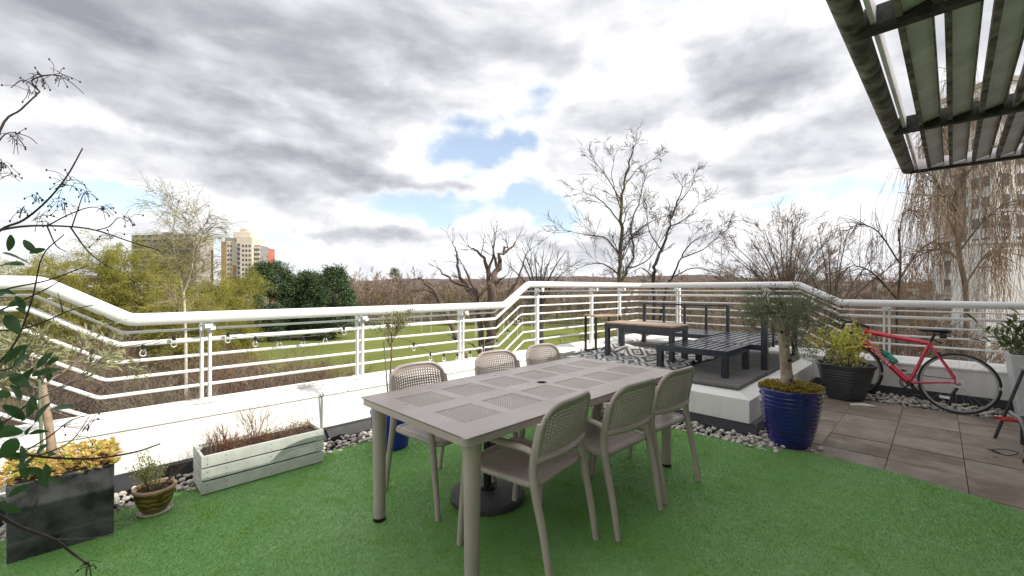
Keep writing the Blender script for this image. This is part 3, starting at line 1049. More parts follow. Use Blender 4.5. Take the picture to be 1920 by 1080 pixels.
# c-shaped side table
st = thing('side_table', 'tall narrow black side table with wooden top standing by the railing', 'table', (5.60, 3.64, ZD), R(-20))
MB().b2(-0.155, 0.355, -0.03, 0.29, 0.545, 0.566).build('table_top', M_WOODTOP, st, bevel=0.003)
mb = MB()
for x in (-0.14, 0.31):
    for y in (-0.015, 0.25):
        MB().b2(x, x + 0.028, y, y + 0.028, 0.026, 0.544).build('leg', M_BLACK, st)
MB().b2(-0.14, 0.338, -0.015, 0.013, 0, 0.025).b2(-0.14, 0.338, 0.25, 0.278, 0, 0.025).b2(-0.14, -0.112, 0.014, 0.249, 0.001, 0.024).b2(0.31, 0.338, 0.014, 0.249, 0.001, 0.024).build('base_frame', M_BLACK, st)


# ------------------------------------------------------------------ rug
def rug_material():
    m = bpy.data.materials.new('woven_rug')
    m.use_nodes = True
    T = NT(m.node_tree)
    tc = T.n('ShaderNodeTexCoord')
    uv = T.n('ShaderNodeUVMap').outputs[0]
    # woven steps: the pattern moves in small square stitches
    st = T.vmath('DIVIDE', T.vmath('FLOOR', T.vmath('MULTIPLY', uv, (170, 170, 1))), (170, 170, 1))
    sp = T.n('ShaderNodeSeparateXYZ', ins={0: st})

    def tri(v, k):
        return T.math('PINGPONG', T.math('MULTIPLY', v, k), 1.0)
    a, b = tri(sp.outputs[0], 10.0), tri(sp.outputs[1], 10.0)
    dia = T.math('ADD', a, b)
    f = T.math('GREATER_THAN', T.math('FRACT', T.math('MULTIPLY', dia, 1.5)), 0.46)
    # small dark crosses inside the pale diamonds
    a2, b2 = tri(sp.outputs[0], 20.0), tri(sp.outputs[1], 20.0)
    cross = T.math('LESS_THAN', T.math('MULTIPLY', a2, b2), 0.035)
    f = T.math('MULTIPLY', f, T.math('SUBTRACT', 1.0, T.math('MULTIPLY', cross, 0.7)))
    c = T.mix(f, (0.085, 0.088, 0.096), (0.64, 0.63, 0.60))
    c = T.mix(T.ss(T.noise(uv, 30, 3), 0.35, 0.75, 0.0, 0.35), c, (0.30, 0.30, 0.29))
    p = T.n('ShaderNodeBsdfPrincipled', ins={'Base Color': c, 'Roughness': 0.95})
    bn = T.n('ShaderNodeBump', ins={'Strength': 0.6, 'Distance': 0.004, 'Height': T.noise(uv, 400, 2)})
    T.t.links.new(bn.outputs[0], p.inputs['Normal'])
    o = T.n('ShaderNodeOutputMaterial')
    T.t.links.new(p.outputs[0], o.inputs[0])
    return m


def make_rug():
    nx, ny = 70, 80
    X0, X1, Y0, Y1 = 4.78, 6.42, 2.22, 3.72
    rng = random.Random(8)
    folds = [(5.62, 3.22, 0.5, 0.12, 0.11), (5.78, 3.40, 1.1, 0.10, 0.12), (5.30, 2.55, 0.2, 0.07, 0.040), (5.95, 2.7, 0.9, 0.08, 0.05), (5.05, 3.35, -.4, .06, .03), (5.52, 2.30, 0.1, 0.06, 0.05)]
    V, uvs = [], []
    for j in range(ny + 1):
        for i in range(nx + 1):
            u, v = i / nx, j / ny
            x, y = X0 + (X1 - X0) * u, Y0 + (Y1 - Y0) * v
            z = 0.0
            for cx, cy, an, wd, hh in folds:
                dx, dy = x - cx, y - cy
                a = dx * math.cos(an) + dy * math.sin(an)
                b = -dx * math.sin(an) + dy * math.cos(an)
                z += hh * math.exp(-(a / wd) ** 2 - (b / 0.35) ** 2)
            z += 0.006 * (1 + math.sin(x * 23 + 2 * math.sin(y * 9))) + 0.004 * (1 + math.sin(y * 31 + x * 7))
            e = 0.02 * math.sin(y * 9) if i in (0, nx) else 0.0
            V.append((x + e, y + 0.02 * math.sin(x * 8), ZD + 0.004 + z))
            uvs.append((u, v * (Y1 - Y0) / (X1 - X0)))
    F = [(j * (nx + 1) + i, j * (nx + 1) + i + 1, (j + 1) * (nx + 1) + i + 1, (j + 1) * (nx + 1) + i) for j in range(ny) for i in range(nx)]
    me = bpy.data.meshes.new('rug')
    me.from_pydata(V, [], F)
    ul = me.uv_layers.new(name='uv')
    vi = np.empty(len(me.loops), np.int32)
    me.loops.foreach_get('vertex_index', vi)
    ul.data.foreach_set('uv', np.array(uvs, np.float32)[vi].ravel())
    o = link('rug', me, rug_material(), smooth=True, solid=0.006, angle=180)
    tag(o, 'rumpled charcoal and white patterned rug lying on the deck', 'rug')


make_rug()


# ------------------------------------------------------------------ bicycle
def make_bike():
    M_RED = mat('red_bike_paint', (0.62, 0.012, 0.045), 0.25, 0.05, 3, coat=0.6)
    M_ALLOY = mat('brushed_alloy', (0.55, 0.55, 0.56), 0.35, 0.1, 12, metal=0.9)
    M_TYRE = mat('tyre_rubber', (0.016, 0.016, 0.017), 0.75, 0.2, 20)
    M_RIM = mat('black_rim', (0.26, 0.26, 0.265), 0.3, 0.1, 10)
    M_GRN = mat('green_bottle', (0.0, 0.24, 0.155), 0.35, 0.1, 6)
    M_WHITE = mat('white_decal', (0.75, 0.74, 0.72), 0.4, 0.03)
    b = thing('bicycle', 'red drop-bar road bicycle with green bottle leaning on the white parapet', 'bicycle', (6.86, -0.14, 0.0))
    # local axes: x forwards, y to the left of the rider, z up
    dx, dy = 7.06 - 6.86, 0.84 + 0.14
    yaw = math.atan2(dy, dx)
    b.rotation_mode = 'XYZ'
    mt = Matrix.Translation((6.86, -0.14, 0.0)) @ Matrix.Rotation(yaw, 4, 'Z') @ Matrix.Rotation(R(9), 4, 'X')
    b.matrix_world = mt
    RW = 0.335
    WB = 0.985
    rear, front = Vector((0, 0, RW)), Vector((WB, 0, RW))
    bb = Vector((0.405, 0, 0.272))
    st_top = Vector((0.238, 0, 0.775))
    ht_top = Vector((0.838, 0, 0.872))
    ht_bot = Vector((0.876, 0, 0.715))
    crown = Vector((0.888, 0, 0.685))

    def wheel(c, rearw):
        w = MB()
        ring = [(c.x + 0.322 * math.cos(a), 0, c.z + 0.322 * math.sin(a)) for a in np.linspace(0, 2 * math.pi, 65)]
        ty = MB().tube(ring, 0.0135, 10, cap=False).build('wheel', M_TYRE, b, smooth=True)
        # rim: deep section
        mb = MB()
        n = 64
        for k in range(n):
            a = 2 * math.pi * k / n
            for (r, y) in ((0.312, -0.009), (0.312, 0.009), (0.294, 0.007), (0.294, -0.007)):
                mb.v.append((c.x + r * math.cos(a), y, c.z + r * math.sin(a)))
        for k in range(n):
            k2 = (k + 1) % n
            for q in range(4):
                q2 = (q + 1) % 4
                mb.f.append((k * 4 + q, k * 4 + q2, k2 * 4 + q2, k2 * 4 + q))
        mb.build('rim', M_RIM, ty, smooth=True)
        sp = MB()
        for k in range(24):
            a = 2 * math.pi * k / 24
            s = 0.026 if k % 2 else -0.026
            tang = (0.55 if (k // 2) % 2 else -0.55)
            p = (c.x + 0.02 * math.cos(a + tang * 2.2), s, c.z + 0.02 * math.sin(a + tang * 2.2))
            q = (c.x + 0.29 * math.cos(a), 0.0, c.z + 0.29 * math.sin(a))
            sp.tube([p, q], 0.0011, 4)
        sp.build('spokes', M_ALLOY, ty)
        MB().tube([(c.x, -0.05, c.z), (c.x, -0.03, c.z), (c.x, 0.03, c.z), (c.x, 0.05, c.z)], [0.01, 0.022, 0.022, 0.01], 12).build('hub', M_ALLOY, ty, smooth=True)
        rf = MB()
        a = -1.05 if rearw else 1.2
        rf.box((c.x + 0.20 * math.cos(a), 0.0, c.z + 0.20 * math.sin(a)), (0.085, 0.012, 0.03), m=Matrix.Rotation(-a - math.pi / 2 + 0.5, 3, 'Y'))
        if rearw:
            rf.build('reflector', M_WHITE, ty, bevel=0.003)
        return ty

    wr = wheel(rear, True)
    wheel(front, False)
    fr = MB().tube([st_top + Vector((0.0, 0, 0.0)), bb], [0.0175, 0.019], 14).build('frame', M_RED, b, smooth=True)
    MB().tube([st_top + Vector((0.004, 0, -0.018)), ht_top + Vector((0.004, 0, -0.028))], [0.020, 0.026], 14, flat=1.2).build('top_tube', M_RED, fr, smooth=True)
    dt0, dt1 = ht_bot + Vector((0.0, 0, 0.02)), bb
    MB().tube([dt0, dt1], [0.032, 0.030], 14, flat=1.15).build('down_tube', M_RED, fr, smooth=True)
    MB().tube([ht_top + Vector((-.004, 0, .012)), ht_bot], [0.024, 0.026], 14).build('head_tube', M_RED, fr, smooth=True)
    for s in (-1, 1):
        MB().tube([bb + Vector((-0.02, s * 0.03, 0)), rear + Vector((0.06, s * 0.055, 0)), rear + Vector((0, s * 0.058, 0))], [0.013, 0.010, 0.010], 10).build('chain_stay', M_RED, fr, smooth=True)
        MB().tube([st_top + Vector((0.004, s * 0.018, -0.03)), rear + Vector((0.09, s * 0.045, 0.17)), rear + Vector((0, s * 0.06, 0))], [0.011, 0.009, 0.009], 10).build('seat_stay', M_RED, fr, smooth=True)
        MB().tube(smooth_path([crown + Vector((0.0, s * 0.03, 0.0)), crown + Vector((0.025, s * 0.052, -0.08)), front + Vector((-0.02, s * 0.054, 0.10)), front + Vector((0, s * 0.055, 0))], 4), [0.015, 0.014, 0.010, 0.008], 10).build('fork_blade', M_RED, fr, smooth=True)
    MB().box(crown, (0.045, 0.085, 0.035)).build('fork_crown', M_RED, fr, bevel=0.008)
    MB().tube([(bb.x, -0.036, bb.z), (bb.x, 0.036, bb.z)], 0.022, 16).build('bottom_bracket', M_BLACK, fr, smooth=True)

    # lettering along the down tube, on the side that faces the terrace (left-hand side of the rider: +y)
    def lettering(text, p, q, size, side, name, shift=0.0):
        cu = bpy.data.curves.new(name, 'FONT')
        cu.body = text
        cu.size = size
        cu.extrude = 0.0006
        cu.align_x = 'CENTER'
        cu.align_y = 'CENTER'
        cu.shear = 0.3
        tmp = bpy.data.objects.new('tmp', cu)
        COL.objects.link(tmp)
        dg = bpy.context.evaluated_depsgraph_get()
        me = bpy.data.meshes.new_from_object(tmp.evaluated_get(dg))
        bpy.data.objects.remove(tmp)
        d = (q - p).normalized()
        n = Vector((0, -1, 0)) * side
        up = n.cross(d)
        M = Matrix((d, up, n)).transposed().to_4x4()
        M.translation = (p + q) / 2 + n * 0.0335 + up * shift
        me.transform(M)
        return link(name, me, M_WHITE, fr)
    lettering('CARRERA', dt0 * 0.86 + dt1 * 0.14, dt0 * 0.30 + dt1 * 0.70, 0.062, -1, 'lettering')
    # stripe along the down tube edges and seat stays
    d = (dt1 - dt0).normalized()
    MB().box((dt0 * 0.5 + dt1 * 0.5) + Vector((0.018, 0.0285, 0.016)), (0.40, 0.002, 0.004), m=Matrix.Rotation(-math.atan2(d.z, d.x) + math.pi, 3, 'Y')).build('stripe', M_WHITE, fr)
    # seat post and saddle
    MB().tube([st_top, st_top + Vector((-0.036, 0, 0.105))], 0.0135, 12).build('seat_post', M_BLACK, b, smooth=True)
    sd = MB()
    prof = [(-0.15, 0.068, 0.018), (-0.12, 0.076, 0.026), (-0.05, 0.058, 0.022), (0.03, 0.030, 0.016), (0.10, 0.020, 0.013), (0.135, 0.010, 0.006)]
    n = 12
    c = st_top + Vector((-0.02, 0, 0.135))
    for (x, w, h) in prof:
        for k in range(n):
            a = 2 * math.pi * k / n
            z = h * math.sin(a)
            sd.v.append((c.x + x, w * math.cos(a), c.z + (z if z > 0 else z * 1.2) + 0.10 * x * x * (1 if x < 0 else -.5)))
    for i in range(len(prof) - 1):
        for k in range(n):
            k2 = (k + 1) % n
            sd.f.append((i * n + k, i * n + k2, (i + 1) * n + k2, (i + 1) * n + k))
    sd.f += [tuple(range(n))[::-1], tuple(range((len(prof) - 1) * n, len(prof) * n))]
    sa = sd.build('saddle', M_BLACK, b, smooth=True)
    for s in (-1, 1):
        MB().tube([c + Vector((-0.10, s * 0.03, -0.02)), c + Vector((-0.04, s * 0.02, -0.042)), c + Vector((0.05, s * 0.018, -0.038)), c + Vector((0.11, s * 0.008, -0.005))], 0.0035, 6).build('saddle_rail', M_BLACK, sa, smooth=True)
    MB().box(c + Vector((-0.085, 0, -0.06)), (0.06, 0.05, 0.05)).build('saddle_bag', M_BLACK, sa, bevel=0.012)
    MB().tube([st_top + Vector((-0.02, 0, 0.03)), st_top + Vector((-0.06, 0.0, 0.01)), st_top + Vector((-0.10, 0, -0.005))], [0.008, 0.007, 0.016], 8).build('rear_light', M_BLACK, b, smooth=True)
    # stem, drop bars
    sp = ht_top + Vector((-0.008, 0, 0.03))
    MB().tube([ht_top, sp + Vector((-.004, 0, 0.02))], 0.017, 12).build('spacer', M_BLACK, b, smooth=True)
    bar_c = sp + Vector((0.10, 0, 0.035))
    MB().tube([sp + Vector((-0.01, 0, 0.005)), bar_c], 0.017, 12).build('stem', M_BLACK, b, smooth=True)
    hb = MB()
    pts = []
    half = [(0, 0, 0), (0, 0.10, 0.0), (0.0, 0.185, 0.004), (0.035, 0.205, 0.004), (0.085, 0.208, -0.01), (0.105, 0.209, -0.055), (0.085, 0.210, -0.105), (0.03, 0.211, -0.130), (-0.04, 0.211, -0.135)]
    pts = [(x, -y, z) for x, y, z in half[::-1]] + half[1:]
    hb.tube([bar_c + Vector(p) for p in smooth_path(pts, 4)], 0.0155, 10)
    hbo = hb.build('handlebar', M_BLACK, b, smooth=True)
    for s in (-1, 1):
        MB().tube(smooth_path([bar_c + Vector((0.06, s * 0.207, 0.005)), bar_c + Vector((0.11, s * 0.207, 0.022)), bar_c + Vector((0.135, s * 0.207, 0.052))], 4), [0.017, 0.018, 0.012], 10).build('brake_hood', M_BLACK, hbo, smooth=True)
        MB().tube(smooth_path([bar_c + Vector((0.13, s * 0.207, 0.035)), bar_c + Vector((0.15, s * 0.207, -0.03)), bar_c + Vector((0.125, s * 0.207, -0.10))], 4), 0.006, 8, flat=.6).build('brake_lever', M_BLACK, hbo, smooth=True)
        MB().tube(smooth_path([bar_c + Vector((0.12, s * 0.20, 0.03)), bar_c + Vector((0.20, s * 0.10, 0.06)), bar_c + Vector((0.13, s * 0.04, -0.05)), ht_bot + Vector((0.02, s * 0.02, 0.05))], 6), 0.0025, 6).build('cable', M_WHITE if s < 0 else M_BLACK, b, smooth=True)
    # brakes
    MB().box(crown + Vector((0.035, 0, 0.0)), (0.03, 0.06, 0.06)).box(crown + Vector((0.02, 0, -0.04)), (0.05, 0.075, 0.02)).build('brake_caliper', M_BLACK, b, bevel=0.006)
    q = rear + Vector((0.17, 0, 0.315))
    MB().box(q, (0.05, 0.06, 0.03)).box(q + Vector((-0.01, 0, -0.03)), (0.04, 0.07, 0.02)).build('brake_caliper', M_BLACK, b, bevel=0.006)
    # drivetrain on the wall side (-y)
    cr = MB()
    for rr2, y in ((0.098, -0.048), (0.078, -0.042)):
        ring = [(bb.x + rr2 * math.cos(a), y, bb.z + rr2 * math.sin(a)) for a in np.linspace(0, 2 * math.pi, 49)]
        cr.tube(ring, 0.0055, 6, cap=False)
    for k in range(5):
        a = 2 * math.pi * k / 5 + 0.3
        cr.tube([(bb.x, -0.05, bb.z), (bb.x + 0.095 * math.cos(a), -0.048, bb.z + 0.095 * math.sin(a))], [0.014, 0.006], 6)
    cs = cr.build('chainset', M_BLACK, b, smooth=True)
    for s, an in ((-1, 0.9), (1, 0.9 + math.pi)):
        e = bb + Vector((0.17 * math.cos(an), s * 0.075, 0.17 * math.sin(an)))
        MB().tube([bb + Vector((0, s * 0.06, 0)), e], [0.013, 0.009], 8).build('crank', M_BLACK, cs, smooth=True)
        MB().box(e + Vector((0, s * 0.045, 0)), (0.085, 0.07, 0.02)).build('pedal', M_BLACK, cs, bevel=0.004)
    ca = MB()
    for k, rr2 in enumerate((0.052, 0.046, 0.040, 0.034, 0.028, 0.024)):
        y = -0.026 - 0.0045 * k
        ca.lathe([(rr2, 0.0), (rr2, 0.0018)], (0, 0, 0), 24)
        # turn the disc upright
        m0 = len(ca.v) - 48
        for i in range(m0, len(ca.v)):
            vx, vy, vz = ca.v[i]
            ca.v[i] = (rear.x + vx, y - vz, rear.z + vy)
    ca.build('cassette', M_ALLOY, wr)
    ch = MB()
    up0, up1 = Vector((rear.x, -0.04, rear.z + 0.045)), Vector((bb.x, -0.047, bb.z + 0.097))
    ch.tube([up0, up1], 0.0045, 6)
    dr1, dr2 = Vector((rear.x + 0.02, -0.045, rear.z - 0.075)), Vector((rear.x + 0.05, -0.045, rear.z - 0.135))
    ch.tube([dr2, Vector((bb.x, -0.047, bb.z - 0.097))], 0.0045, 6)
    ch.tube([up0, up0 + Vector((-0.035, 0, -0.03)), dr1, dr2 + Vector((-0.02, 0, 0))], 0.0045, 6)
    ch.build('chain', M_BLACK, b)
    MB().tube([rear + Vector((0.0, -0.055, -0.02)), dr1, dr2], [0.014, 0.018, 0.016], 8).build('derailleur', M_BLACK, b, smooth=True)
    # bottle in its cage on the down tube
    mid = dt0 * 0.52 + dt1 * 0.48
    d2 = (dt0 - dt1).normalized()
    nrm = Vector((-d2.z, 0, d2.x))
    if nrm.z < 0:
        nrm = -nrm
    p0 = mid + nrm * 0.062 - d2 * 0.10
    bt = MB().tube([p0, p0 + d2 * 0.02, p0 + d2 * 0.105, p0 + d2 * 0.112, p0 + d2 * 0.125, p0 + d2 * 0.165, p0 + d2 * 0.18], [0.033, 0.036, 0.036, 0.031, 0.036, 0.034, 0.024], 18).build('bottle', M_GRN, b, smooth=True)
    MB().tube([p0 + d2 * 0.18, p0 + d2 * 0.205], [0.015, 0.011], 10).build('cap', M_BLACK, bt, smooth=True)
    MB().tube([p0 + d2 * .05 + Vector((0, -.037, 0)), p0 + d2 * .07 + Vector((0, -.03, 0)) + nrm * .022, p0 + d2 * .06 + nrm * .037, p0 + d2 * .07 + Vector((0, .03, 0)) + nrm * .022], 0.0025, 6).build('bottle_cage', M_ALLOY, b, smooth=True)
    for s in (-1, 1):
        MB().tube([mid - nrm * -0.02 + Vector((0, s * .02, 0)), p0 + d2 * .02 + Vector((0, s * .038, 0)), p0 - d2 * .01], 0.0025, 6).build('bottle_cage', M_ALLOY, b, smooth=True)


make_bike()
# ------------------------------------------------------------------ plants in pots
M_TWIG = mat('brown_twig', (0.12, 0.075, 0.05), 0.8, 0.3, 20)
M_TWIG_GREY = mat('grey_twig', (0.16, 0.13, 0.11), 0.8, 0.3, 20)
M_SEDUM_Y = leaf_mat('yellow_sedum', (0.60, 0.30, 0.12), (0.74, 0.64, 0.22), scale=12)
M_SEDUM_G = leaf_mat('green_red_sedum', (0.22, 0.29, 0.03), (0.50, 0.24, 0.05), scale=14)
M_OLIVE = leaf_mat('olive_leaf', (0.11, 0.14, 0.06), (0.33, 0.35, 0.21), scale=6)
M_OLIVE_P = leaf_mat('pale_olive_leaf', (0.20, 0.21, 0.09), (0.42, 0.42, 0.24), scale=6)
M_LIME = leaf_mat('lime_leaf', (0.40, 0.40, 0.03), (0.74, 0.70, 0.18), scale=8)
M_CREAM = leaf_mat('cream_leaf', (0.45, 0.45, 0.14), (0.70, 0.66, 0.36), scale=8)
M_DKLEAF = leaf_mat('dark_glossy_leaf', (0.025, 0.07, 0.025), (0.10, 0.20, 0.07), rough=0.3, translucent=0.35)
M_LAUREL = leaf_mat('laurel_leaf', (0.030, 0.070, 0.020), (0.15, 0.18, 0.045), rough=0.35, translucent=0.2)


def cloud(name, m, parent, rng, pts, n, spread, L, W, droop=0.2, dirs=None):
    V, F = leaves(rng, pts, n, spread, L, W, droop, dirs)
    return link(name, quick_mesh(name, V, F), m, parent)


def twigs(mb, rng, p, d, L, r, depth, kids, ang=0.6, wob=0.18, up=0.1, tips=None, ratio=0.62, dirs=None):
    """recursive branching; tips collects points where leaves may sit"""
    n = 4
    P = [np.array(p, float)]
    d = np.array(d, float)
    d /= np.linalg.norm(d)
    for i in range(n):
        d = d + rng.normal(0, wob, 3) + np.array([0, 0, up])
        d /= np.linalg.norm(d)
        P.append(P[-1] + d * L / n)
    mb.tube(P, np.linspace(r, r * 0.55, n + 1), 5 if r > 0.006 else 3, cap=False)
    if tips is not None and depth <= 1:
        for q in P[1:]:
            tips.append(q)
            if dirs is not None:
                dirs.append(d.copy())
    if depth > 0:
        for k in range(kids):
            t = rng.uniform(0.35, 1.0)
            i = min(n - 1, int(t * n))
            q = P[i] + (P[i + 1] - P[i]) * (t * n - i)
            tan = P[i + 1] - P[i]
            tan /= np.linalg.norm(tan)
            s = np.cross(tan, rng.normal(0, 1, 3))
            s /= np.linalg.norm(s) + 1e-9
            a = ang * rng.uniform(0.6, 1.3)
            twigs(mb, rng, q, tan * math.cos(a) + s * math.sin(a), L * ratio * rng.uniform(0.7, 1.2), r * 0.6, depth - 1, kids, ang, wob, up, tips, ratio, dirs)


def disc_pts(rng, n, rx, ry, z, dz=0.0):
    a = rng.uniform(0, 2 * math.pi, n)
    k = np.sqrt(rng.uniform(0, 1, n))
    return np.column_stack([rx * k * np.cos(a), ry * k * np.sin(a), z + rng.uniform(-dz, dz, n) + dz * (1 - k * k)])


def rosettes(name, m, parent, rng, centres, r, petals=9):
    """fleshy rosettes: petals opening round each centre"""
    V, F = [], []
    for c in centres:
        rr2 = r * rng.uniform(0.6, 1.2)
        tilt = rng.normal(0, 0.25, 2)
        ph = rng.uniform(0, 6.28)
        for k in range(petals):
            lay = k % 2
            a = ph + 2 * math.pi * k / petals
            el = 0.35 + 0.55 * lay + rng.normal(0, .12)
            d = np.array([math.cos(a) * math.cos(el), math.sin(a) * math.cos(el), math.sin(el) + tilt[0] * math.cos(a) + tilt[1] * math.sin(a)])
            s = np.array([-math.sin(a), math.cos(a), 0])
            L = rr2 * (1 - .25 * lay)
            o = len(V)
            V += [c, c + d * L * .6 + s * L * .32, c + d * L + np.array([0, 0, .15 * L]), c + d * L * .6 - s * L * .32]
            F += [(o, o + 1, o + 2), (o, o + 2, o + 3)]
    return link(name, quick_mesh(name, np.array(V), np.array(F)), m, parent)


# ---- black square planter with yellow sedum and young olive (left)
def black_planter():
    rng = np.random.default_rng(21)
    t = thing('potted_olive', 'tall black square planter with yellow sedum and young olive tree beside the parapet', 'potted plant', (-0.083, 3.50, 0.0))
    M_PL = mat('mottled_black_fibreclay', (0.020, 0.021, 0.026), 0.6, 0.5, 7, col2=(0.095, 0.095, 0.108), bump=0.4, bscale=80)
    hw = 0.20
    mb = MB()
    o, i_ = [(-hw, -hw), (hw, -hw), (hw, hw), (-hw, hw)], [(-hw + .025, -hw + .025), (hw - .025, -hw + .025), (hw - .025, hw - .025), (-hw + .025, hw - .025)]
    mb.v = [(x * .985, y * .985, 0.0) for x, y in o] + [(x, y, 0.405) for x, y in o] + [(x, y, 0.405) for x, y in i_] + [(x, y, 0.33) for x, y in i_]
    for k in range(4):
        k2 = (k + 1) % 4
        mb.f += [(k, k2, 4 + k2, 4 + k), (4 + k, 4 + k2, 8 + k2, 8 + k), (8 + k, 8 + k2, 12 + k2, 12 + k)]
    mb.f += [(3, 2, 1, 0)]
    mb.build('pot', M_PL, t, bevel=0.006)
    MB().b2(-hw + .026, hw - .026, -hw + .026, hw - .026, 0.33, 0.385).build('soil', M_SOIL, t)
    n = 420
    c = np.column_stack([rng.uniform(-hw - .03, hw + .025, n), rng.uniform(-hw - .03, hw + .02, n), np.zeros(n)])
    c[:, 2] = 0.405 + rng.uniform(0, 0.05, n) - 0.35 * np.maximum(0, np.maximum(np.abs(c[:, 0]), np.abs(c[:, 1])) - hw)
    rosettes('sedum', M_SEDUM_Y, t, rng, c[:300], 0.024, 10)
    rosettes('sedum', leaf_mat('lime_sedum', (0.42, 0.40, 0.06), (0.66, 0.62, 0.17), scale=9), t, rng, c[300:] + np.array([0, 0, .008]), 0.026, 10)
    tr = MB()
    P = smooth_path([(-0.05, 0.03, 0.38), (-0.055, 0.035, 0.55), (-0.07, 0.03, 0.70), (-0.085, 0.04, 0.86)], 4)
    tr.tube(P, [0.024, 0.02, 0.018, 0.015], 9)
    tr.build('trunk', mat('pale_bark', (0.30, 0.22, 0.16), 0.8, 0.25, 18, bump=0.6), t, smooth=True)
    MB().tube([(-0.085, 0.02, 0.38), (-0.10, 0.03, 1.0)], 0.008, 8).build('stake', mat('green_cane', (0.16, 0.19, 0.12), 0.6, 0.15), t)
    br = MB()
    tips, dirs = [], []
    for k in range(11):
        a = rng.uniform(0, 6.28)
        twigs(br, rng, (-0.085, 0.04, 0.80 + 0.010 * k), (math.cos(a) * .9 + .1, math.sin(a) * .9, 0.75), rng.uniform(.20, .34), 0.006, 2, 3, 0.55, 0.15, 0.02, tips, 0.65, dirs)
    br.build('branches', M_TWIG_GREY, t)
    cloud('crown', M_OLIVE_P, t, rng, tips, 1500, 0.02, 0.052, 0.010, 0.25, dirs)


black_planter()


# ---- brass coloured bowl with small shrub
def bowl_plant():
    rng = np.random.default_rng(22)
    t = thing('potted_shrub', 'small shrub in a glazed brown bowl on a saucer', 'potted plant', (0.305, 3.44, 0.012))
    t.scale = (.82, .82, .9)
    M_GLZ = bpy.data.materials.new('brown_glaze')
    M_GLZ.use_nodes = True
    T = NT(M_GLZ.node_tree)
    v = T.n('ShaderNodeTexCoord').outputs['Object']
    w = T.n('ShaderNodeTexWave', wave_type='BANDS', bands_direction='Z', ins={'Vector': v, 'Scale': 9.0, 'Distortion': 6.0, 'Detail': 2.0, 'Detail Scale': 1.5})
    f = T.ss(w.outputs['Fac'], 0.62, 0.80)
    c = T.mix(f, (0.115, 0.070, 0.014), (0.34, 0.24, 0.06))
    c = T.mix(T.ss(T.noise(v, 14, 4), 0.45, 0.75), c, (0.055, 0.036, 0.012))
    p = T.n('ShaderNodeBsdfPrincipled', ins={'Base Color': c, 'Roughness': 0.28})
    oo = T.n('ShaderNodeOutputMaterial')
    T.t.links.new(p.outputs[0], oo.inputs[0])
    M_TERRA = mat('terracotta', (0.42, 0.27, 0.17), 0.75, 0.15, 12, bump=0.3)
    MB().lathe([(0.070, 0.016), (0.085, 0.03), (0.105, 0.07), (0.120, 0.115), (0.124, 0.15), (0.126, 0.158)], n=40, cap1=False).build('pot', M_GLZ, t, smooth=True)
    MB().lathe([(0.126, 0.158), (0.135, 0.162), (0.137, 0.172), (0.130, 0.180), (0.114, 0.178), (0.108, 0.158)], n=40, cap0=False, cap1=False).build('rim', M_TERRA, t, smooth=True)
    MB().lathe([(0.110, 0.150), (0.06, 0.158), (0.0, 0.160)], n=24, cap0=False).build('soil', M_SOIL, t, smooth=True)
    MB().lathe([(0.085, 0.0), (0.102, 0.006), (0.108, 0.018), (0.103, 0.018), (0.096, 0.010), (0.06, 0.009)], n=36).build('saucer', mat('cream_saucer', (0.60, 0.54, 0.44), 0.6, 0.12), t, smooth=True)
    br, tips, dirs = MB(), [], []
    for k in range(16):
        a = rng.uniform(0, 6.28)
        e = rng.uniform(0.3, 0.8)
        twigs(br, rng, (0.03 * math.cos(a), 0.03 * math.sin(a), 0.155), (math.cos(a) * e, math.sin(a) * e, 1.0), rng.uniform(.12, .18), 0.0028, 1, 3, 0.5, 0.14, 0.04, tips, .6, dirs)
    for k in range(5):
        a = -0.8 + rng.normal(0, .3)
        twigs(br, rng, (0.02, -0.02, 0.155), (math.cos(a), math.sin(a), 1.1), rng.uniform(.2, .27), 0.0024, 1, 3, 0.4, 0.12, 0.05)
    br.build('branches', M_TWIG, t)
    keep = [i for i, q in enumerate(tips) if q[0] - q[1] < 0.08]
    cloud('foliage', leaf_mat('box_leaf', (0.15, 0.19, 0.05), (0.36, 0.38, 0.13)), t, rng, [tips[i] for i in keep], 900, 0.014, 0.016, 0.008, -0.1, [dirs[i] for i in keep])


bowl_plant()


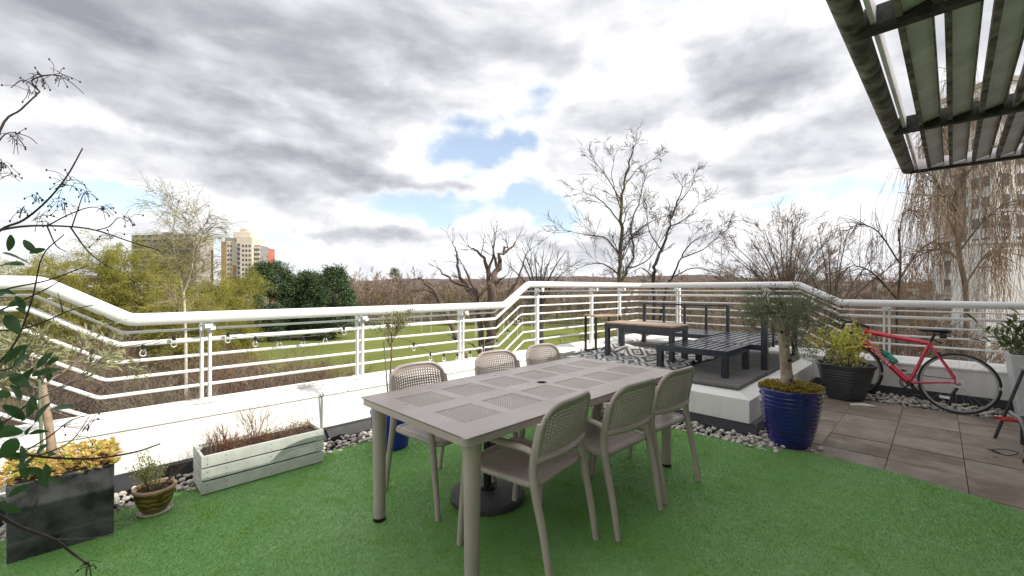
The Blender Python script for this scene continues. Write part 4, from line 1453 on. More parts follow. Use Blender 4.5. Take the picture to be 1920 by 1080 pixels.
# ---- white slatted trough
def trough():
    rng = np.random.default_rng(23)
    t = thing('wooden_trough', 'whitewashed slatted wooden planter trough with withered plants', 'planter', (0.545, 3.47, 0.012), 0.0)
    M_W = mat('whitewashed_pine', (0.60, 0.62, 0.58), 0.75, 0.10, 10, bump=0.4, bscale=45)
    L, W = 0.80, 0.30
    for k in range(3):
        z0 = 0.008 + 0.088 * k
        z1 = z0 + 0.078
        MB().b2(0, L, 0, 0.018, z0, z1).build('plank', M_W, t, bevel=0.003)
        MB().b2(0, L, W - 0.018, W, z0, z1).build('plank', M_W, t, bevel=0.003)
        MB().b2(0.001, 0.019, 0.019, W - 0.019, z0 + .001, z1 - .001).build('end_board', M_W, t, bevel=0.003)
        MB().b2(L - 0.019, L - 0.001, 0.019, W - 0.019, z0 + .001, z1 - .001).build('end_board', M_W, t, bevel=0.003)
        nails = MB()
        for x in (0.035, 0.14, 0.42, L - 0.05):
            for dz in (0.02, 0.055):
                nails.box((x, -0.0005, z0 + dz), (0.005, 0.003, 0.005))
        nails.build('nails', M_BLACK, t)
    for x in (0.022, L - 0.052):
        for y in (0.0185, W - 0.0485):
            MB().b2(x, x + 0.03, y, y + 0.03, 0.004, 0.25).build('corner_batten', M_W, t)
    MB().b2(0.02, L - 0.02, 0.019, W - 0.019, 0.01, 0.235).build('soil', M_SOIL, t)
    red = MB()
    for cx, h, n in ((0.13, .18, 12), (0.36, .24, 13), (0.22, .08, 10)):
        for k in range(n):
            a = rng.uniform(0, 6.28)
            e = rng.uniform(0.05, 0.35)
            twigs(red, rng, (cx + rng.normal(0, .035), 0.15 + rng.normal(0, .04), 0.23), (math.cos(a) * e, math.sin(a) * e, 1), h * rng.uniform(.6, 1.1), 0.0026, 1, 4, 0.5, 0.13, 0.02)
    tw = []
    for k in range(70):
        twigs(red, rng, (rng.uniform(.05, L - .05), rng.uniform(.05, W - .05), 0.23), (rng.normal(0, .5), rng.normal(0, .5), 1), rng.uniform(.04, .10), 0.0016, 1, 3, 0.6, .2, 0.0, tw)
    red.build('dead_stems', mat('red_brown_stem', (0.20, 0.075, 0.05), 0.8, 0.35, 30), t)
    cloud('dead_leaves', leaf_mat('dry_leaf', (0.17, 0.075, 0.035), (0.33, 0.19, 0.07)), t, rng, tw, 900, 0.018, 0.018, 0.007, 0.2)
    hay = MB()
    for k in range(40):
        x = rng.uniform(.05, .55)
        hay.tube([(x, rng.uniform(.06, .24), .23), (x + rng.normal(0, .02), .15, .23 + rng.uniform(.15, .26))], 0.0007, 3)
    hay.build('straws', mat('straw', (0.55, 0.47, 0.33), 0.8, 0.2), t)
    hp = MB()
    hp.tube([(0.69, 0.10, 0.2), (0.69, 0.10, 0.42), (0.60, 0.12, 0.25)], 0.0022, 5)
    hp.tube([(0.69, 0.10, 0.415), (0.45, 0.17, 0.29)], 0.0015, 5)
    hp.tube([(0.42, 0.20, 0.27), (0.60, 0.02, 0.25)], 0.0035, 5)
    hp.build('bent_canes', M_TWIG_GREY, t)


trough()


# ---- blue bucket with slim standard olive and stake
def bucket():
    rng = np.random.default_rng(24)
    t = thing('bucket_olive', 'slim standard olive tree with stake growing in a blue bucket behind the table', 'potted plant', (1.90, 3.40, 0.012))
    M_BB = mat('blue_plastic', (0.018, 0.030, 0.42), 0.38, 0.12, 5)
    MB().lathe([(0.135, 0.0), (0.145, 0.01), (0.158, 0.16), (0.160, 0.162), (0.172, 0.30), (0.180, 0.305), (0.180, 0.322), (0.168, 0.322), (0.160, 0.27)], n=40, cap1=False).build('bucket', M_BB, t, smooth=True)
    MB().lathe([(0.162, 0.265), (0.0, 0.275)], n=24, cap0=False, cap1=False).build('soil', M_SOIL, t)
    # printed emblem facing the table end: red and white strokes on the blue side
    em = MB()
    for k, (a0, z0, a1, z1) in enumerate([(-.05, .20, .25, .235), (.02, .235, .20, .185), (.05, .17, .24, .16), (-.02, .15, .1, .17), (.16, .245, .27, .20), (.06, .21, .12, .15)]):
        P = []
        for q in np.linspace(0, 1, 7):
            a = -1.25 + a0 + (a1 - a0) * q
            z = z0 + (z1 - z0) * q + 0.008 * math.sin(q * 7 + k)
            rr2 = 0.1592 + 0.013 * (z - .162) / .14 + 0.0012
            P.append((rr2 * math.cos(a), rr2 * math.sin(a), z))
        em.tube(P, 0.004, 5, flat=1.0)
    em.build('emblem', mat('emblem_red', (0.55, 0.05, 0.08), 0.5, 0.1, 60, col2=(0.75, 0.70, 0.72)), t)
    P = smooth_path([(0.0, 0.0, 0.26), (-0.006, 0.01, 0.55), (0.004, 0.0, 0.80), (0.0, 0.0, 1.0)], 4)
    MB().tube(P, [0.012, 0.0095, 0.009, 0.007], 8).build('trunk', mat('slim_bark', (0.20, 0.145, 0.11), 0.8, 0.25, 22), t, smooth=True)
    MB().tube([(0.0, 0.028, 0.25), (-0.05, 0.04, 0.92)], 0.006, 8).build('stake', mat('green_cane', (0.16, 0.19, 0.12), 0.6, 0.15), t)
    br, tips, dirs = MB(), [], []
    for k in range(10):
        a = rng.uniform(0, 6.28)
        e = rng.uniform(.4, 1.1)
        twigs(br, rng, (0, 0, 0.86 + .018 * k), (math.cos(a) * e, math.sin(a) * e, 0.85), rng.uniform(.12, .18), 0.0035, 2, 3, 0.55, 0.16, 0.03, tips, 0.62, dirs)
    br.build('branches', M_TWIG, t)
    cloud('crown', M_OLIVE_P, t, rng, tips, 700, 0.014, 0.034, 0.008, 0.0, dirs)


bucket()


# ---- cobalt pot with stout olive
def blue_pot():
    rng = np.random.default_rng(25)
    t = thing('potted_olive', 'stout pruned olive tree with sedum in a big cobalt blue ribbed pot', 'potted plant', (4.470, 0.945, 0.0))
    t.scale = (.90, .90, 1.0)
    M_CO = mat('cobalt_glaze', (0.010, 0.012, 0.165), 0.12, 0.25, 5, coat=0.6)
    prof = [(0.165, 0.0), (0.178, 0.012)]
    z = 0.03
    while z < 0.47:
        k = z / 0.47
        r = 0.178 + 0.085 * math.sin(k * math.pi * 0.52) + 0.0
        prof += [(r - 0.011, z), (r + 0.001, z + 0.010), (r + 0.005, z + 0.020)]
        z += 0.036
    prof += [(0.262, 0.475), (0.272, 0.485), (0.274, 0.505), (0.262, 0.512), (0.244, 0.505), (0.240, 0.45)]
    MB().lathe(prof, n=64, cap1=False).build('pot', M_CO, t, smooth=True, angle=180)
    MB().lathe([(0.242, 0.46), (0.0, 0.475)], n=24, cap0=False, cap1=False).build('soil', M_SOIL, t)
    c = disc_pts(rng, 620, 0.275, 0.275, 0.505, 0.022)
    rosettes('sedum', M_SEDUM_G, t, rng, c, 0.024, 9)
    M_BK = mat('olive_bark', (0.34, 0.25, 0.19), 0.85, 0.22, 12, col2=(0.46, 0.37, 0.30), bump=0.9, bscale=35)
    P = smooth_path([(-0.012, 0.016, 0.47), (-0.018, 0.022, 0.62), (-0.03, 0.036, 0.80), (-0.04, 0.046, 0.95), (-0.055, 0.062, 1.06), (-0.058, 0.066, 1.16)], 4)
    tr = MB()
    rad = [0.056, 0.053, 0.048, 0.046, 0.056, 0.050]
    tr.tube(P, rad, 16)
    trunk = tr.build('trunk', M_BK, t, smooth=True)
    kn = MB()
    for (a, z2) in ((-2.2, .60), (-2.6, .88), (-1.6, .76), (-2.3, .74), (-1.3, .82), (-2.0, .98), (-1.2, 1.0), (-3.0, 1.0)):
        i = min(range(len(P)), key=lambda q: abs(P[q].z - z2))
        cc = P[i]
        rr2 = 0.050
        d = Vector((math.cos(a), math.sin(a), 0))
        kn.tube([cc + d * (rr2 - .012), cc + d * (rr2 + .004), cc + d * (rr2 + .006)], [0.017, 0.014, 0.006], 10)
    kn.build('knots', mat('dark_knot', (0.055, 0.033, 0.022), 0.9, 0.3, 30), trunk, smooth=True)
    br, tips, dirs = MB(), [], []
    for k in range(34):
        a = rng.uniform(0, 6.28)
        e = rng.uniform(.5, 2.2)
        zz = rng.uniform(.98, 1.18)
        twigs(br, rng, (-0.05 + .03 * math.cos(a), 0.055 + .03 * math.sin(a), zz), (math.cos(a) * e, math.sin(a) * e, rng.uniform(.05, .9)), rng.uniform(.20, .33), 0.0055, 2, 3, 0.55, 0.17, 0.03, tips, 0.62, dirs)
    br.build('branches', M_TWIG_GREY, t)
    cloud('crown', M_OLIVE, t, rng, tips, 5600, 0.022, 0.036, 0.0085, 0.0, dirs)


blue_pot()


# ---- grey ribbed pot with lime leaved shrub
def grey_pot():
    rng = np.random.default_rng(26)
    t = thing('potted_shrub', 'lime leaved shrub in a dark grey ribbed pot in front of the bicycle wheel', 'potted plant', (6.83, 0.845, 0.0))
    M_G = mat('slate_pot', (0.060, 0.062, 0.070), 0.42, 0.2, 6, bump=0.2)
    n = 12

    def wob(a, z):
        q = (a - 0.3) % (math.pi / 3)
        return 0.93 / max(0.90, math.cos(q - math.pi / 6)) if True else 1
    prof = [(0.17, 0.0), (0.185, 0.01)]
    z = 0.02
    while z < 0.40:
        k = z / 0.42
        r = 0.188 + 0.115 * k ** 0.8
        prof += [(r - 0.007, z), (r + 0.004, z + 0.010), (r + 0.005, z + 0.026)]
        z += 0.036
    prof += [(0.318, 0.425), (0.322, 0.445), (0.300, 0.447), (0.290, 0.40)]
    MB().lathe(prof, n=48, cap1=False, wob=wob).build('pot', M_G, t, smooth=True, angle=50)
    MB().lathe([(0.28, 0.40), (0.0, 0.42)], n=24, cap0=False, cap1=False).build('soil', M_SOIL, t)
    br, tips, dirs = MB(), [], []
    low = []
    for k in range(26):
        a = rng.uniform(0, 6.28)
        e = rng.uniform(.2, .7)
        tall = k < 12
        twigs(br, rng, (.10 * math.cos(a), .10 * math.sin(a), .41), (math.cos(a) * e, math.sin(a) * e, 1), rng.uniform(.36, .50) if tall else rng.uniform(.10, .16), 0.004, 1, 5, 0.6, .15, .03, tips if tall else low, .55, dirs if tall else None)
    br.build('branches', M_TWIG, t)
    cloud('foliage', M_LIME, t, rng, tips, 640, 0.035, 0.064, 0.028, 0.2, dirs)
    pts = disc_pts(rng, 90, 0.25, 0.25, 0.455, 0.03)
    cloud('ground_foliage', M_CREAM, t, rng, list(pts) + low, 420, 0.02, 0.05, 0.026, -0.15)


grey_pot()


# ---- leaf pieces for big-leaved shrubs
def leaf_mesh(name, m, L, W, curl=0.12, n=5):
    V, F = [], []
    for i in range(n + 1):
        t = i / n
        w = W * 0.5 * math.sin(math.pi * min(1, t * 0.94 + .04)) ** 0.75
        z = -curl * L * t * t
        V += [(-w, t * L, z + w * 0.35), (0, t * L, z), (w, t * L, z + w * 0.35)]
    for i in range(n):
        for k in (0, 1):
            a = i * 3 + k
            F.append((a, a + 1, a + 4, a + 3))
    me = bpy.data.meshes.new(name)
    me.from_pydata(V, [], F)
    me.materials.append(m)
    me.polygons.foreach_set('use_smooth', [True] * len(me.polygons))
    return me


def put_leaf(me, parent, p, d, roll, s):
    o = bpy.data.objects.new('leaf', me)
    COL.objects.link(o)
    o.parent = parent
    y = Vector(d).normalized()
    x = y.cross(Vector((0, 0, 1)))
    if x.length < 1e-3:
        x = Vector((1, 0, 0))
    x.normalize()
    z = x.cross(y)
    M = Matrix((x, y, z)).transposed() @ Matrix.Rotation(roll, 3, 'Y')
    M = M.to_4x4() @ Matrix.Scale(s, 4)
    M.translation = Vector(p)
    o.matrix_basis = M
    return o


# ---- tall white planter with laurel (right edge)
def laurel():
    rng = np.random.default_rng(27)
    t = thing('potted_laurel', 'tall pale grey tapered planter with glossy laurel beside the bicycle', 'potted plant', (7.02, -0.83, 0.0))
    M_P = mat('pale_grey_planter', (0.62, 0.62, 0.62), 0.5, 0.06, 5)
    mb = MB()
    a, b2, c2 = 0.235, 0.315, 0.285
    lev = [(a, 0.0), (b2, 0.70), (b2 + .004, 0.715), (c2, 0.715), (c2 - .01, 0.62)]
    for (h, z) in lev:
        mb.v += [(-h, -h, z), (h, -h, z), (h, h, z), (-h, h, z)]
    for k in range(len(lev) - 1):
        for i in range(4):
            mb.f.append((k * 4 + i, k * 4 + (i + 1) % 4, k * 4 + 4 + (i + 1) % 4, k * 4 + 4 + i))
    mb.f.append((3, 2, 1, 0))
    mb.build('pot', M_P, t, bevel=0.012)
    MB().b2(-.27, .27, -.27, .27, 0.56, 0.63).build('soil', M_SOIL, t)
    br, tips, dirs = MB(), [], []
    for k in range(24):
        a = rng.uniform(0, 6.28)
        e = rng.uniform(.3, 1.5)
        twigs(br, rng, (.14 * math.cos(a), .14 * math.sin(a), .62), (math.cos(a) * e, math.sin(a) * e, 1), rng.uniform(.26, .40), 0.006, 1, 4, 0.55, .13, .02, tips, .6, dirs)
    br.build('branches', mat('laurel_stem', (0.06, 0.075, 0.03), 0.6, 0.2), t)
    me = leaf_mesh('leaf', M_LAUREL, 0.105, 0.034)
    idx = rng.permutation(len(tips))[:430]
    for i in idx:
        d = dirs[i] + rng.normal(0, .75, 3)
        put_leaf(me, t, tips[i], d, rng.uniform(-.7, .7), rng.uniform(.7, 1.2))


laurel()


# ---- tall shrub reaching in from the left, close to the camera
def near_shrub():
    rng = np.random.default_rng(28)
    bx, by = -0.38, 1.72
    t = thing('potted_shrub', 'tall leggy shrub with dark oval leaves and dried berry sprays reaching in over the terrace', 'potted plant', (bx, by, 0.012))
    MB().lathe([(0.15, 0.0), (0.16, 0.01), (0.20, 0.34), (0.215, 0.345), (0.215, 0.38), (0.195, 0.38), (0.19, 0.33)], n=32, cap1=False).build('pot', mat('terracotta_pot', (0.33, 0.16, 0.09), 0.8, 0.15, 9), t, smooth=True)
    MB().lathe([(0.19, 0.335), (0, 0.345)], n=20, cap0=False, cap1=False).build('soil', M_SOIL, t)
    M_ST = mat('dark_shrub_stem', (0.055, 0.036, 0.032), 0.6, 0.3, 25)

    stems = [  # canes: points in metres from the foot of the pot, then tip radius
        ([(0.176, -0.031, 1.178), (0.194, -0.049, 1.545), (0.23, -0.071, 1.779), (0.265, -0.078, 1.84), (0.297, -0.082, 1.894)], 0.0035),
        ([(0.297, -0.082, 1.894), (0.283, -0.067, 1.924), (0.321, -0.091, 1.943), (0.35, -0.106, 1.931), (0.378, -0.12, 1.902)], 0.0018),
        ([(0.297, -0.082, 1.894), (0.268, -0.053, 1.924), (0.244, -0.028, 1.904)], 0.0016),
        ([(0.211, -0.052, 1.706), (0.239, -0.08, 1.77), (0.276, -0.103, 1.769), (0.295, -0.122, 1.749)], 0.0016),
        ([(0.203, -0.129, 1.463), (0.236, -0.133, 1.526), (0.274, -0.144, 1.554), (0.314, -0.155, 1.607), (0.347, -0.159, 1.671), (0.375, -0.16, 1.748)], 0.003),
        ([(0.203, -0.129, 1.513), (0.272, -0.169, 1.535), (0.343, -0.198, 1.54), (0.399, -0.212, 1.534), (0.469, -0.225, 1.507), (0.522, -0.236, 1.489)], 0.0028),
        ([(0.314, -0.183, 1.539), (0.352, -0.193, 1.571), (0.394, -0.207, 1.593), (0.423, -0.222, 1.576)], 0.0016),
        ([(0.357, -0.198, 1.542), (0.366, -0.193, 1.582), (0.378, -0.191, 1.628), (0.391, -0.204, 1.631)], 0.0015),
        ([(0.399, -0.212, 1.534), (0.423, -0.222, 1.545), (0.44, -0.225, 1.569), (0.458, -0.242, 1.56)], 0.0014),
        ([(0.314, -0.183, 1.539), (0.329, -0.184, 1.493), (0.347, -0.188, 1.478)], 0.0016),
        ([(0.354, -0.209, 1.538), (0.38, -0.221, 1.487), (0.404, -0.217, 1.458), (0.43, -0.229, 1.436)], 0.0018),
        ([(0.203, -0.129, 1.363), (0.254, -0.151, 1.388), (0.316, -0.185, 1.407), (0.385, -0.226, 1.444)], 0.0025),
        ([(0.203, -0.129, 1.313), (0.289, -0.172, 1.369), (0.324, -0.179, 1.395), (0.343, -0.183, 1.414)], 0.002),
        ([(0.212, -0.138, 1.288), (0.272, -0.169, 1.29), (0.316, -0.185, 1.31), (0.352, -0.207, 1.332), (0.394, -0.235, 1.346)], 0.0022),
        ([(0.341, -0.196, 1.329), (0.332, -0.187, 1.377)], 0.0014),
        ([(0.224, -0.178, 1.192), (0.265, -0.191, 1.263), (0.29, -0.187, 1.362), (0.307, -0.191, 1.465), (0.343, -0.212, 1.518)], 0.0022),
        ([(0.195, -0.192, 0.996), (0.25, -0.204, 1.008), (0.317, -0.214, 0.983), (0.389, -0.23, 0.964), (0.468, -0.252, 0.964), (0.519, -0.275, 0.979)], 0.0035),
        ([(0.256, -0.182, 0.985), (0.317, -0.214, 1.031), (0.352, -0.222, 1.063), (0.385, -0.226, 1.073)], 0.002),
        ([(0.292, -0.217, 0.99), (0.335, -0.232, 1.005), (0.362, -0.245, 1.027), (0.387, -0.243, 1.073)], 0.0018),
        ([(0.205, -0.272, 0.944), (0.271, -0.267, 0.86), (0.328, -0.282, 0.81), (0.362, -0.288, 0.763), (0.389, -0.315, 0.735)], 0.004),
        ([(0.328, -0.282, 0.81), (0.38, -0.32, 0.806), (0.429, -0.354, 0.81)], 0.0018),
        ([(0.279, -0.276, 0.86), (0.295, -0.278, 0.884), (0.305, -0.288, 0.914)], 0.0018),
        ([(0.337, -0.291, 0.812), (0.354, -0.308, 0.827), (0.361, -0.301, 0.834)], 0.0016),
        ([(0.212, -0.209, 1.079), (0.251, -0.22, 1.085), (0.284, -0.224, 1.116), (0.318, -0.244, 1.138)], 0.0025),
        ([(0.212, -0.209, 1.198), (0.26, -0.228, 1.206), (0.292, -0.217, 1.238)], 0.0025),
    ]
    br = MB()
    for pts, r in stems:
        P = smooth_path(pts, 5)
        br.tube(P, np.linspace(r * 1.05, r * 0.5, len(P)), 6)
    # the cane bases gather in the pot
    for e in [(0.176, -0.031, 1.178), (0.203, -0.129, 1.463), (0.203, -0.129, 1.363), (0.195, -0.192, 0.996), (0.205, -0.272, 0.944), (0.212, -0.209, 1.079), (0.203, -0.129, 1.513), (0.203, -0.129, 1.313), (0.212, -0.138, 1.288), (0.212, -0.209, 1.198), (0.224, -0.178, 1.192)]:
        e = Vector(e)
        br.tube(smooth_path([(rng.uniform(-.06, .06), rng.uniform(-.06, .06), 0.33), (e.x * .35, e.y * .35, max(.4, e.z * .45)), tuple(e)], 5), [0.008, 0.006, 0.004], 6)
    br.build('branches', M_ST, t, smooth=True)
    # dried berry sprays
    sp = MB()
    for c, n in [((0.297, -0.082, 1.924), 16), ((0.331, -0.101, 1.936), 12), ((0.284, -0.082, 1.885), 8), ((0.258, -0.099, 1.756), 12), ((0.236, -0.091, 1.69), 12), ((0.232, -0.087, 1.664), 10), ((0.342, -0.154, 1.644), 10), ((0.351, -0.164, 1.658), 8), ((0.38, -0.193, 1.624), 10), ((0.296, -0.137, 1.607), 9), ((0.409, -0.207, 1.59), 10), ((0.342, -0.169, 1.589), 9), ((0.301, -0.156, 1.556), 10), ((0.453, -0.237, 1.564), 7), ((0.423, -0.222, 1.517), 6), ((0.274, -0.144, 1.576), 6), ((0.335, -0.176, 1.6), 7), ((0.385, -0.24, 1.047), 6), ((0.371, -0.24, 1.03), 5), ((0.387, -0.313, 0.735), 12)]:
        c = Vector(c)
        for k in range(n):
            q = c + Vector(rng.normal(0, .016, 3)) + Vector((0, 0, rng.uniform(-.012, .006)))
            sp.tube(smooth_path([c + Vector(rng.normal(0, .008, 3)), (c + q) / 2 + Vector((0, 0, .008)), q], 2), 0.0007, 3)
            if rng.random() < .65:
                sp.tube([q + Vector((0, 0, .0028)), q, q - Vector((0, 0, .0028))], [0.0008, 0.0021, 0.0008], 5)
    sp.build('dried_sprays', mat('dry_spray', (0.035, 0.02, 0.018), 0.8, 0.3, 30), t)
    me = leaf_mesh('leaf', M_DKLEAF, 0.047, 0.019, 0.15)
    spots = [((0.256, -0.182, 1.513), 60, -90), ((0.269, -0.152, 1.555), 70, 60), ((0.243, -0.169, 1.469), 120, -15), ((0.275, -0.159, 1.504), 75, -50), ((0.237, -0.191, 1.437), 100, 10), ((0.283, -0.138, 1.473), 60, 25), ((0.252, -0.178, 1.344), 60, 30), ((0.265, -0.191, 1.369), 60, -60), ((0.241, -0.195, 1.327), 110, 5), ((0.237, -0.191, 1.382), 60, -10), ((0.234, -0.202, 1.364), 60, 30), ((0.28, -0.234, 1.229), 60, 70), ((0.251, -0.22, 1.218), 90, 60), ((0.261, -0.244, 1.196), 90, -30), ((0.293, -0.247, 1.186), 80, 20), ((0.241, -0.238, 1.174), 90, 40), ((0.273, -0.241, 1.158), 80, 70), ((0.239, -0.249, 1.147), 80, 20), ((0.293, -0.247, 1.143), 80, -60), ((0.25, -0.246, 1.127), 90, -50), ((0.265, -0.248, 1.208), 80, 45), ((0.301, -0.241, 1.202), 70, 65), ((0.277, -0.245, 1.085), 80, 60), ((0.298, -0.252, 1.076), 90, 65), ((0.247, -0.258, 1.059), 120, 25), ((0.289, -0.243, 1.051), 80, 15), ((0.239, -0.249, 1.077), 80, 50), ((0.243, -0.254, 1.024), 80, -20), ((0.3, -0.226, 1.0), 60, 40), ((0.314, -0.239, 0.975), 70, -60), ((0.276, -0.23, 0.971), 70, -20), ((0.305, -0.231, 0.957), 80, -70), ((0.318, -0.229, 0.99), 60, 30), ((0.269, -0.237, 0.982), 60, 10), ((0.24, -0.265, 0.935), 80, 0), ((0.248, -0.273, 0.917), 70, -40)]
    right = Vector((S2, -S2, 0))
    fwd = Vector((S2, S2, 0))
    extra = [((p[0] + rng.normal(0, .022), p[1] + rng.normal(0, .022), p[2] + rng.normal(0, .03)), ln, an + rng.normal(0, 40)) for p, ln, an in spots[6:] if rng.random() < .8]
    for (pos, ln, an) in spots + extra:
        dd = right * math.cos(R(an)) + Vector((0, 0, 1)) * math.sin(R(an)) + fwd * rng.uniform(-.4, .4)
        put_leaf(me, t, pos, dd, rng.uniform(.3, 1.5) * (1 if rng.random() < .5 else -1), rng.uniform(.85, 1.15) * ln / 80)


near_shrub()

# ------------------------------------------------------------------ string lights
M_GLASS = bpy.data.materials.new('clear_bulb_glass')
M_GLASS.use_nodes = True
_T = NT(M_GLASS.node_tree)
_g = _T.n('ShaderNodeBsdfGlossy', ins={'Roughness': 0.03, 'Color': (1, 1, 1, 1)})
_t = _T.n('ShaderNodeBsdfTransparent', ins={'Color': (0.93, 0.94, 0.93, 1)})
_f = _T.n('ShaderNodeFresnel', ins={'IOR': 1.5})
_m = _T.n('ShaderNodeMixShader', ins={0: _f.outputs[0], 1: _t.outputs[0], 2: _g.outputs[0]})
_o = _T.n('ShaderNodeOutputMaterial')
_T.t.links.new(_m.outputs[0], _o.inputs[0])
M_FIL = mat('bulb_filament', (0.55, 0.45, 0.30), 0.4, 0.1)
bulb_me = MB().lathe([(0.009, -0.034), (0.011, -0.040), (0.021, -0.058), (0.023, -0.068), (0.019, -0.080), (0.009, -0.088), (0.001, -0.090)], n=14, cap0=False).mesh('bulb')
bulb_me.materials.append(M_GLASS)
bulb_me.polygons.foreach_set('use_smooth', [True] * len(bulb_me.polygons))
sock_me = MB().lathe([(0.004, 0.0), (0.011, -0.004), (0.0125, -0.014), (0.0125, -0.034), (0.010, -0.036)], n=12).mesh('socket')
sock_me.materials.append(M_BLACK)
fil_me = MB().tube([(-.004, 0, -.04), (-.006, 0, -.062), (0, 0, -.052), (.006, 0, -.062), (.004, 0, -.04)], 0.0011, 4).mesh('filament')
fil_me.materials.append(M_FIL)


def lights(label, path, bulbs):
    t = thing('string_lights', label, 'string lights', (0, 0, 0))
    MB().tube(smooth_path(path, 8), 0.0028, 6).build('cable', M_BLACK, t)
    for p in bulbs:
        b = bpy.data.objects.new('bulb', bulb_me)
        COL.objects.link(b)
        b.parent = t
        b.location = p
        for me, nm in ((sock_me, 'socket'), (fil_me, 'filament')):
            s = bpy.data.objects.new(nm, me)
            COL.objects.link(s)
            s.parent = b


pa = [(-0.5, 4.14, 1.06), (0.0, 4.14, 0.975), (0.30, 4.14, 0.99), (0.48, 4.14, 1.04), (0.66, 4.15, 1.07), (0.83, 4.14, 1.04), (1.03, 4.14, 0.99), (1.22, 4.14, 0.965), (1.42, 4.14, 0.95), (1.62, 4.14, 0.965), (1.80, 4.14, 1.03), (1.97, 4.15, 1.08)]
lights('festoon bulbs on black cable along the left half of the park railing', pa, [(0.03, 4.14, 0.972), (0.30, 4.14, 0.985), (0.48, 4.14, 1.035), (0.83, 4.14, 1.035), (1.03, 4.14, 0.985), (1.22, 4.14, 0.96), (1.42, 4.14, 0.945), (1.62, 4.14, 0.96), (1.80, 4.14, 1.025)])
pb_ = [(2.02, 4.15, 1.08), (2.25, 4.14, 0.93), (2.57, 4.14, 0.80), (2.62, 4.14, 0.77), (2.81, 4.14, 0.66), (3.0, 4.14, 0.63), (3.2, 4.14, 0.61), (3.38, 4.14, 0.62), (3.6, 4.14, 0.66), (3.85, 4.14, 0.72), (4.05, 4.14, 0.84), (4.25, 4.14, 0.98), (4.45, 4.14, 1.15), (4.62, 4.12, 1.30), (4.72, 4.05, 1.50)]
lights('festoon bulbs on black cable hanging low behind the far chairs', pb_, [(2.59, 4.14, 0.79), (2.81, 4.14, 0.655), (3.0, 4.14, 0.625), (3.2, 4.14, 0.605), (3.40, 4.14, 0.615), (3.62, 4.14, 0.66), (3.86, 4.14, 0.72), (4.06, 4.14, 0.84), (4.27, 4.14, 0.99)])

# ------------------------------------------------------------------ clutter at the right edge
ss = thing('step_stool', 'black folding step stool with grey top at the edge of the paving', 'step stool', (5.95, -0.70, 0.0), R(25))
M_STL = mat('worn_black_tube', (0.03, 0.03, 0.033), 0.4, 0.3, 15)
MB().b2(-0.16, 0.16, -0.13, 0.13, 0.655, 0.685).build('top_step', mat('grey_tread', (0.30, 0.31, 0.33), 0.55, 0.15), ss, bevel=0.008)
MB().b2(-0.15, 0.15, -0.19, -0.02, 0.38, 0.40).build('lower_step', M_STL, ss, bevel=0.006)
for s in (-1, 1):
    MB().tube([(s * 0.155, -0.12, 0.66), (s * 0.18, -0.28, 0.0)], 0.0125, 8).build('leg', M_STL, ss, smooth=True)
    MB().tube([(s * 0.145, 0.10, 0.66), (s * 0.18, 0.28, 0.0)], 0.0125, 8).build('leg', M_STL, ss, smooth=True)
MB().tube([(-0.17, 0.2, 0.25), (0.17, 0.2, 0.25)], 0.009, 8).build('brace', M_STL, ss)
MB().tube([(-0.165, -0.2, 0.2), (0.165, -0.2, 0.2)], 0.009, 8).build('brace', M_STL, ss)

sh = thing('garden_shears', 'red handled garden loppers resting against the step stool', 'garden tool', (5.60, -0.42, 0.0), R(-62))
M_RDH = mat('red_grip', (0.50, 0.012, 0.018), 0.35, 0.1)
for s in (-1, 1):
    MB().tube([(-0.06, s * 0.035, 0.275), (0.08, s * 0.03, 0.268), (0.22, s * 0.018, 0.262)], [0.016, 0.014, 0.012], 10, flat=.7).build('handle', M_RDH, sh, smooth=True)
    MB().tube([(0.22, s * 0.018, 0.262), (0.45, s * 0.004, 0.25)], 0.008, 8).build('arm', M_RDH, sh, smooth=True)
MB().tube([(0.45, 0, 0.25), (0.52, 0.015, 0.247), (0.60, 0.03, 0.243)], [0.02, 0.016, 0.004], 8, flat=.3).build('blade', mat('tool_steel', (0.35, 0.35, 0.36), 0.35, 0.2, metal=.9), sh)

bk = thing('storage_crate', 'black plastic crate holding tools under the step stool', 'crate', (5.82, -0.72, 0.0), R(20))
MB().b2(-0.17, 0.17, -0.14, 0.14, 0.0, 0.012).build('base', M_BLACK, bk)
for (a, b_, c, d) in ((-0.18, 0.18, -0.15, -0.142), (-0.18, 0.18, 0.142, 0.15), (-0.18, -0.172, -0.1415, 0.1415), (0.172, 0.18, -0.1415, 0.1415)):
    MB().b2(a, b_, c, d, 0.0, 0.25).build('side_panel', M_BLACK, bk)
fc = thing('folding_trolley', 'grey metal folding trolley leaning at the edge of the paving', 'trolley', (5.23, -0.50, 0.0), R(20))
MB().tube(smooth_path([(0.0, 0, 0.03), (0.02, 0, 0.2), (0.09, 0.0, 0.33), (0.22, 0, 0.36)], 5), 0.014, 10).build('frame', mat('grey_tube', (0.22, 0.22, 0.235), 0.35, 0.15, metal=.4), fc, smooth=True)
MB().tube(smooth_path([(0.0, -0.16, 0.03), (0.02, -0.16, 0.2), (0.09, -0.16, 0.33), (0.22, -0.16, 0.36)], 5), 0.014, 10).build('frame', mat('grey_tube', (0.22,) * 3), fc, smooth=True)
MB().tube([(0.02, 0, 0.2), (0.02, -0.16, 0.2)], 0.010, 8).build('cross_bar', M_STL, fc)
MB().tube([(-0.012, 0.0, 0.035), (0.012, 0.0, 0.035)], 0.033, 14).build('wheel', M_BLACK, fc, smooth=True)
MB().tube([(-0.012, -0.16, 0.035), (0.012, -0.16, 0.035)], 0.033, 14).build('wheel', M_BLACK, fc, smooth=True)
wire = MB()
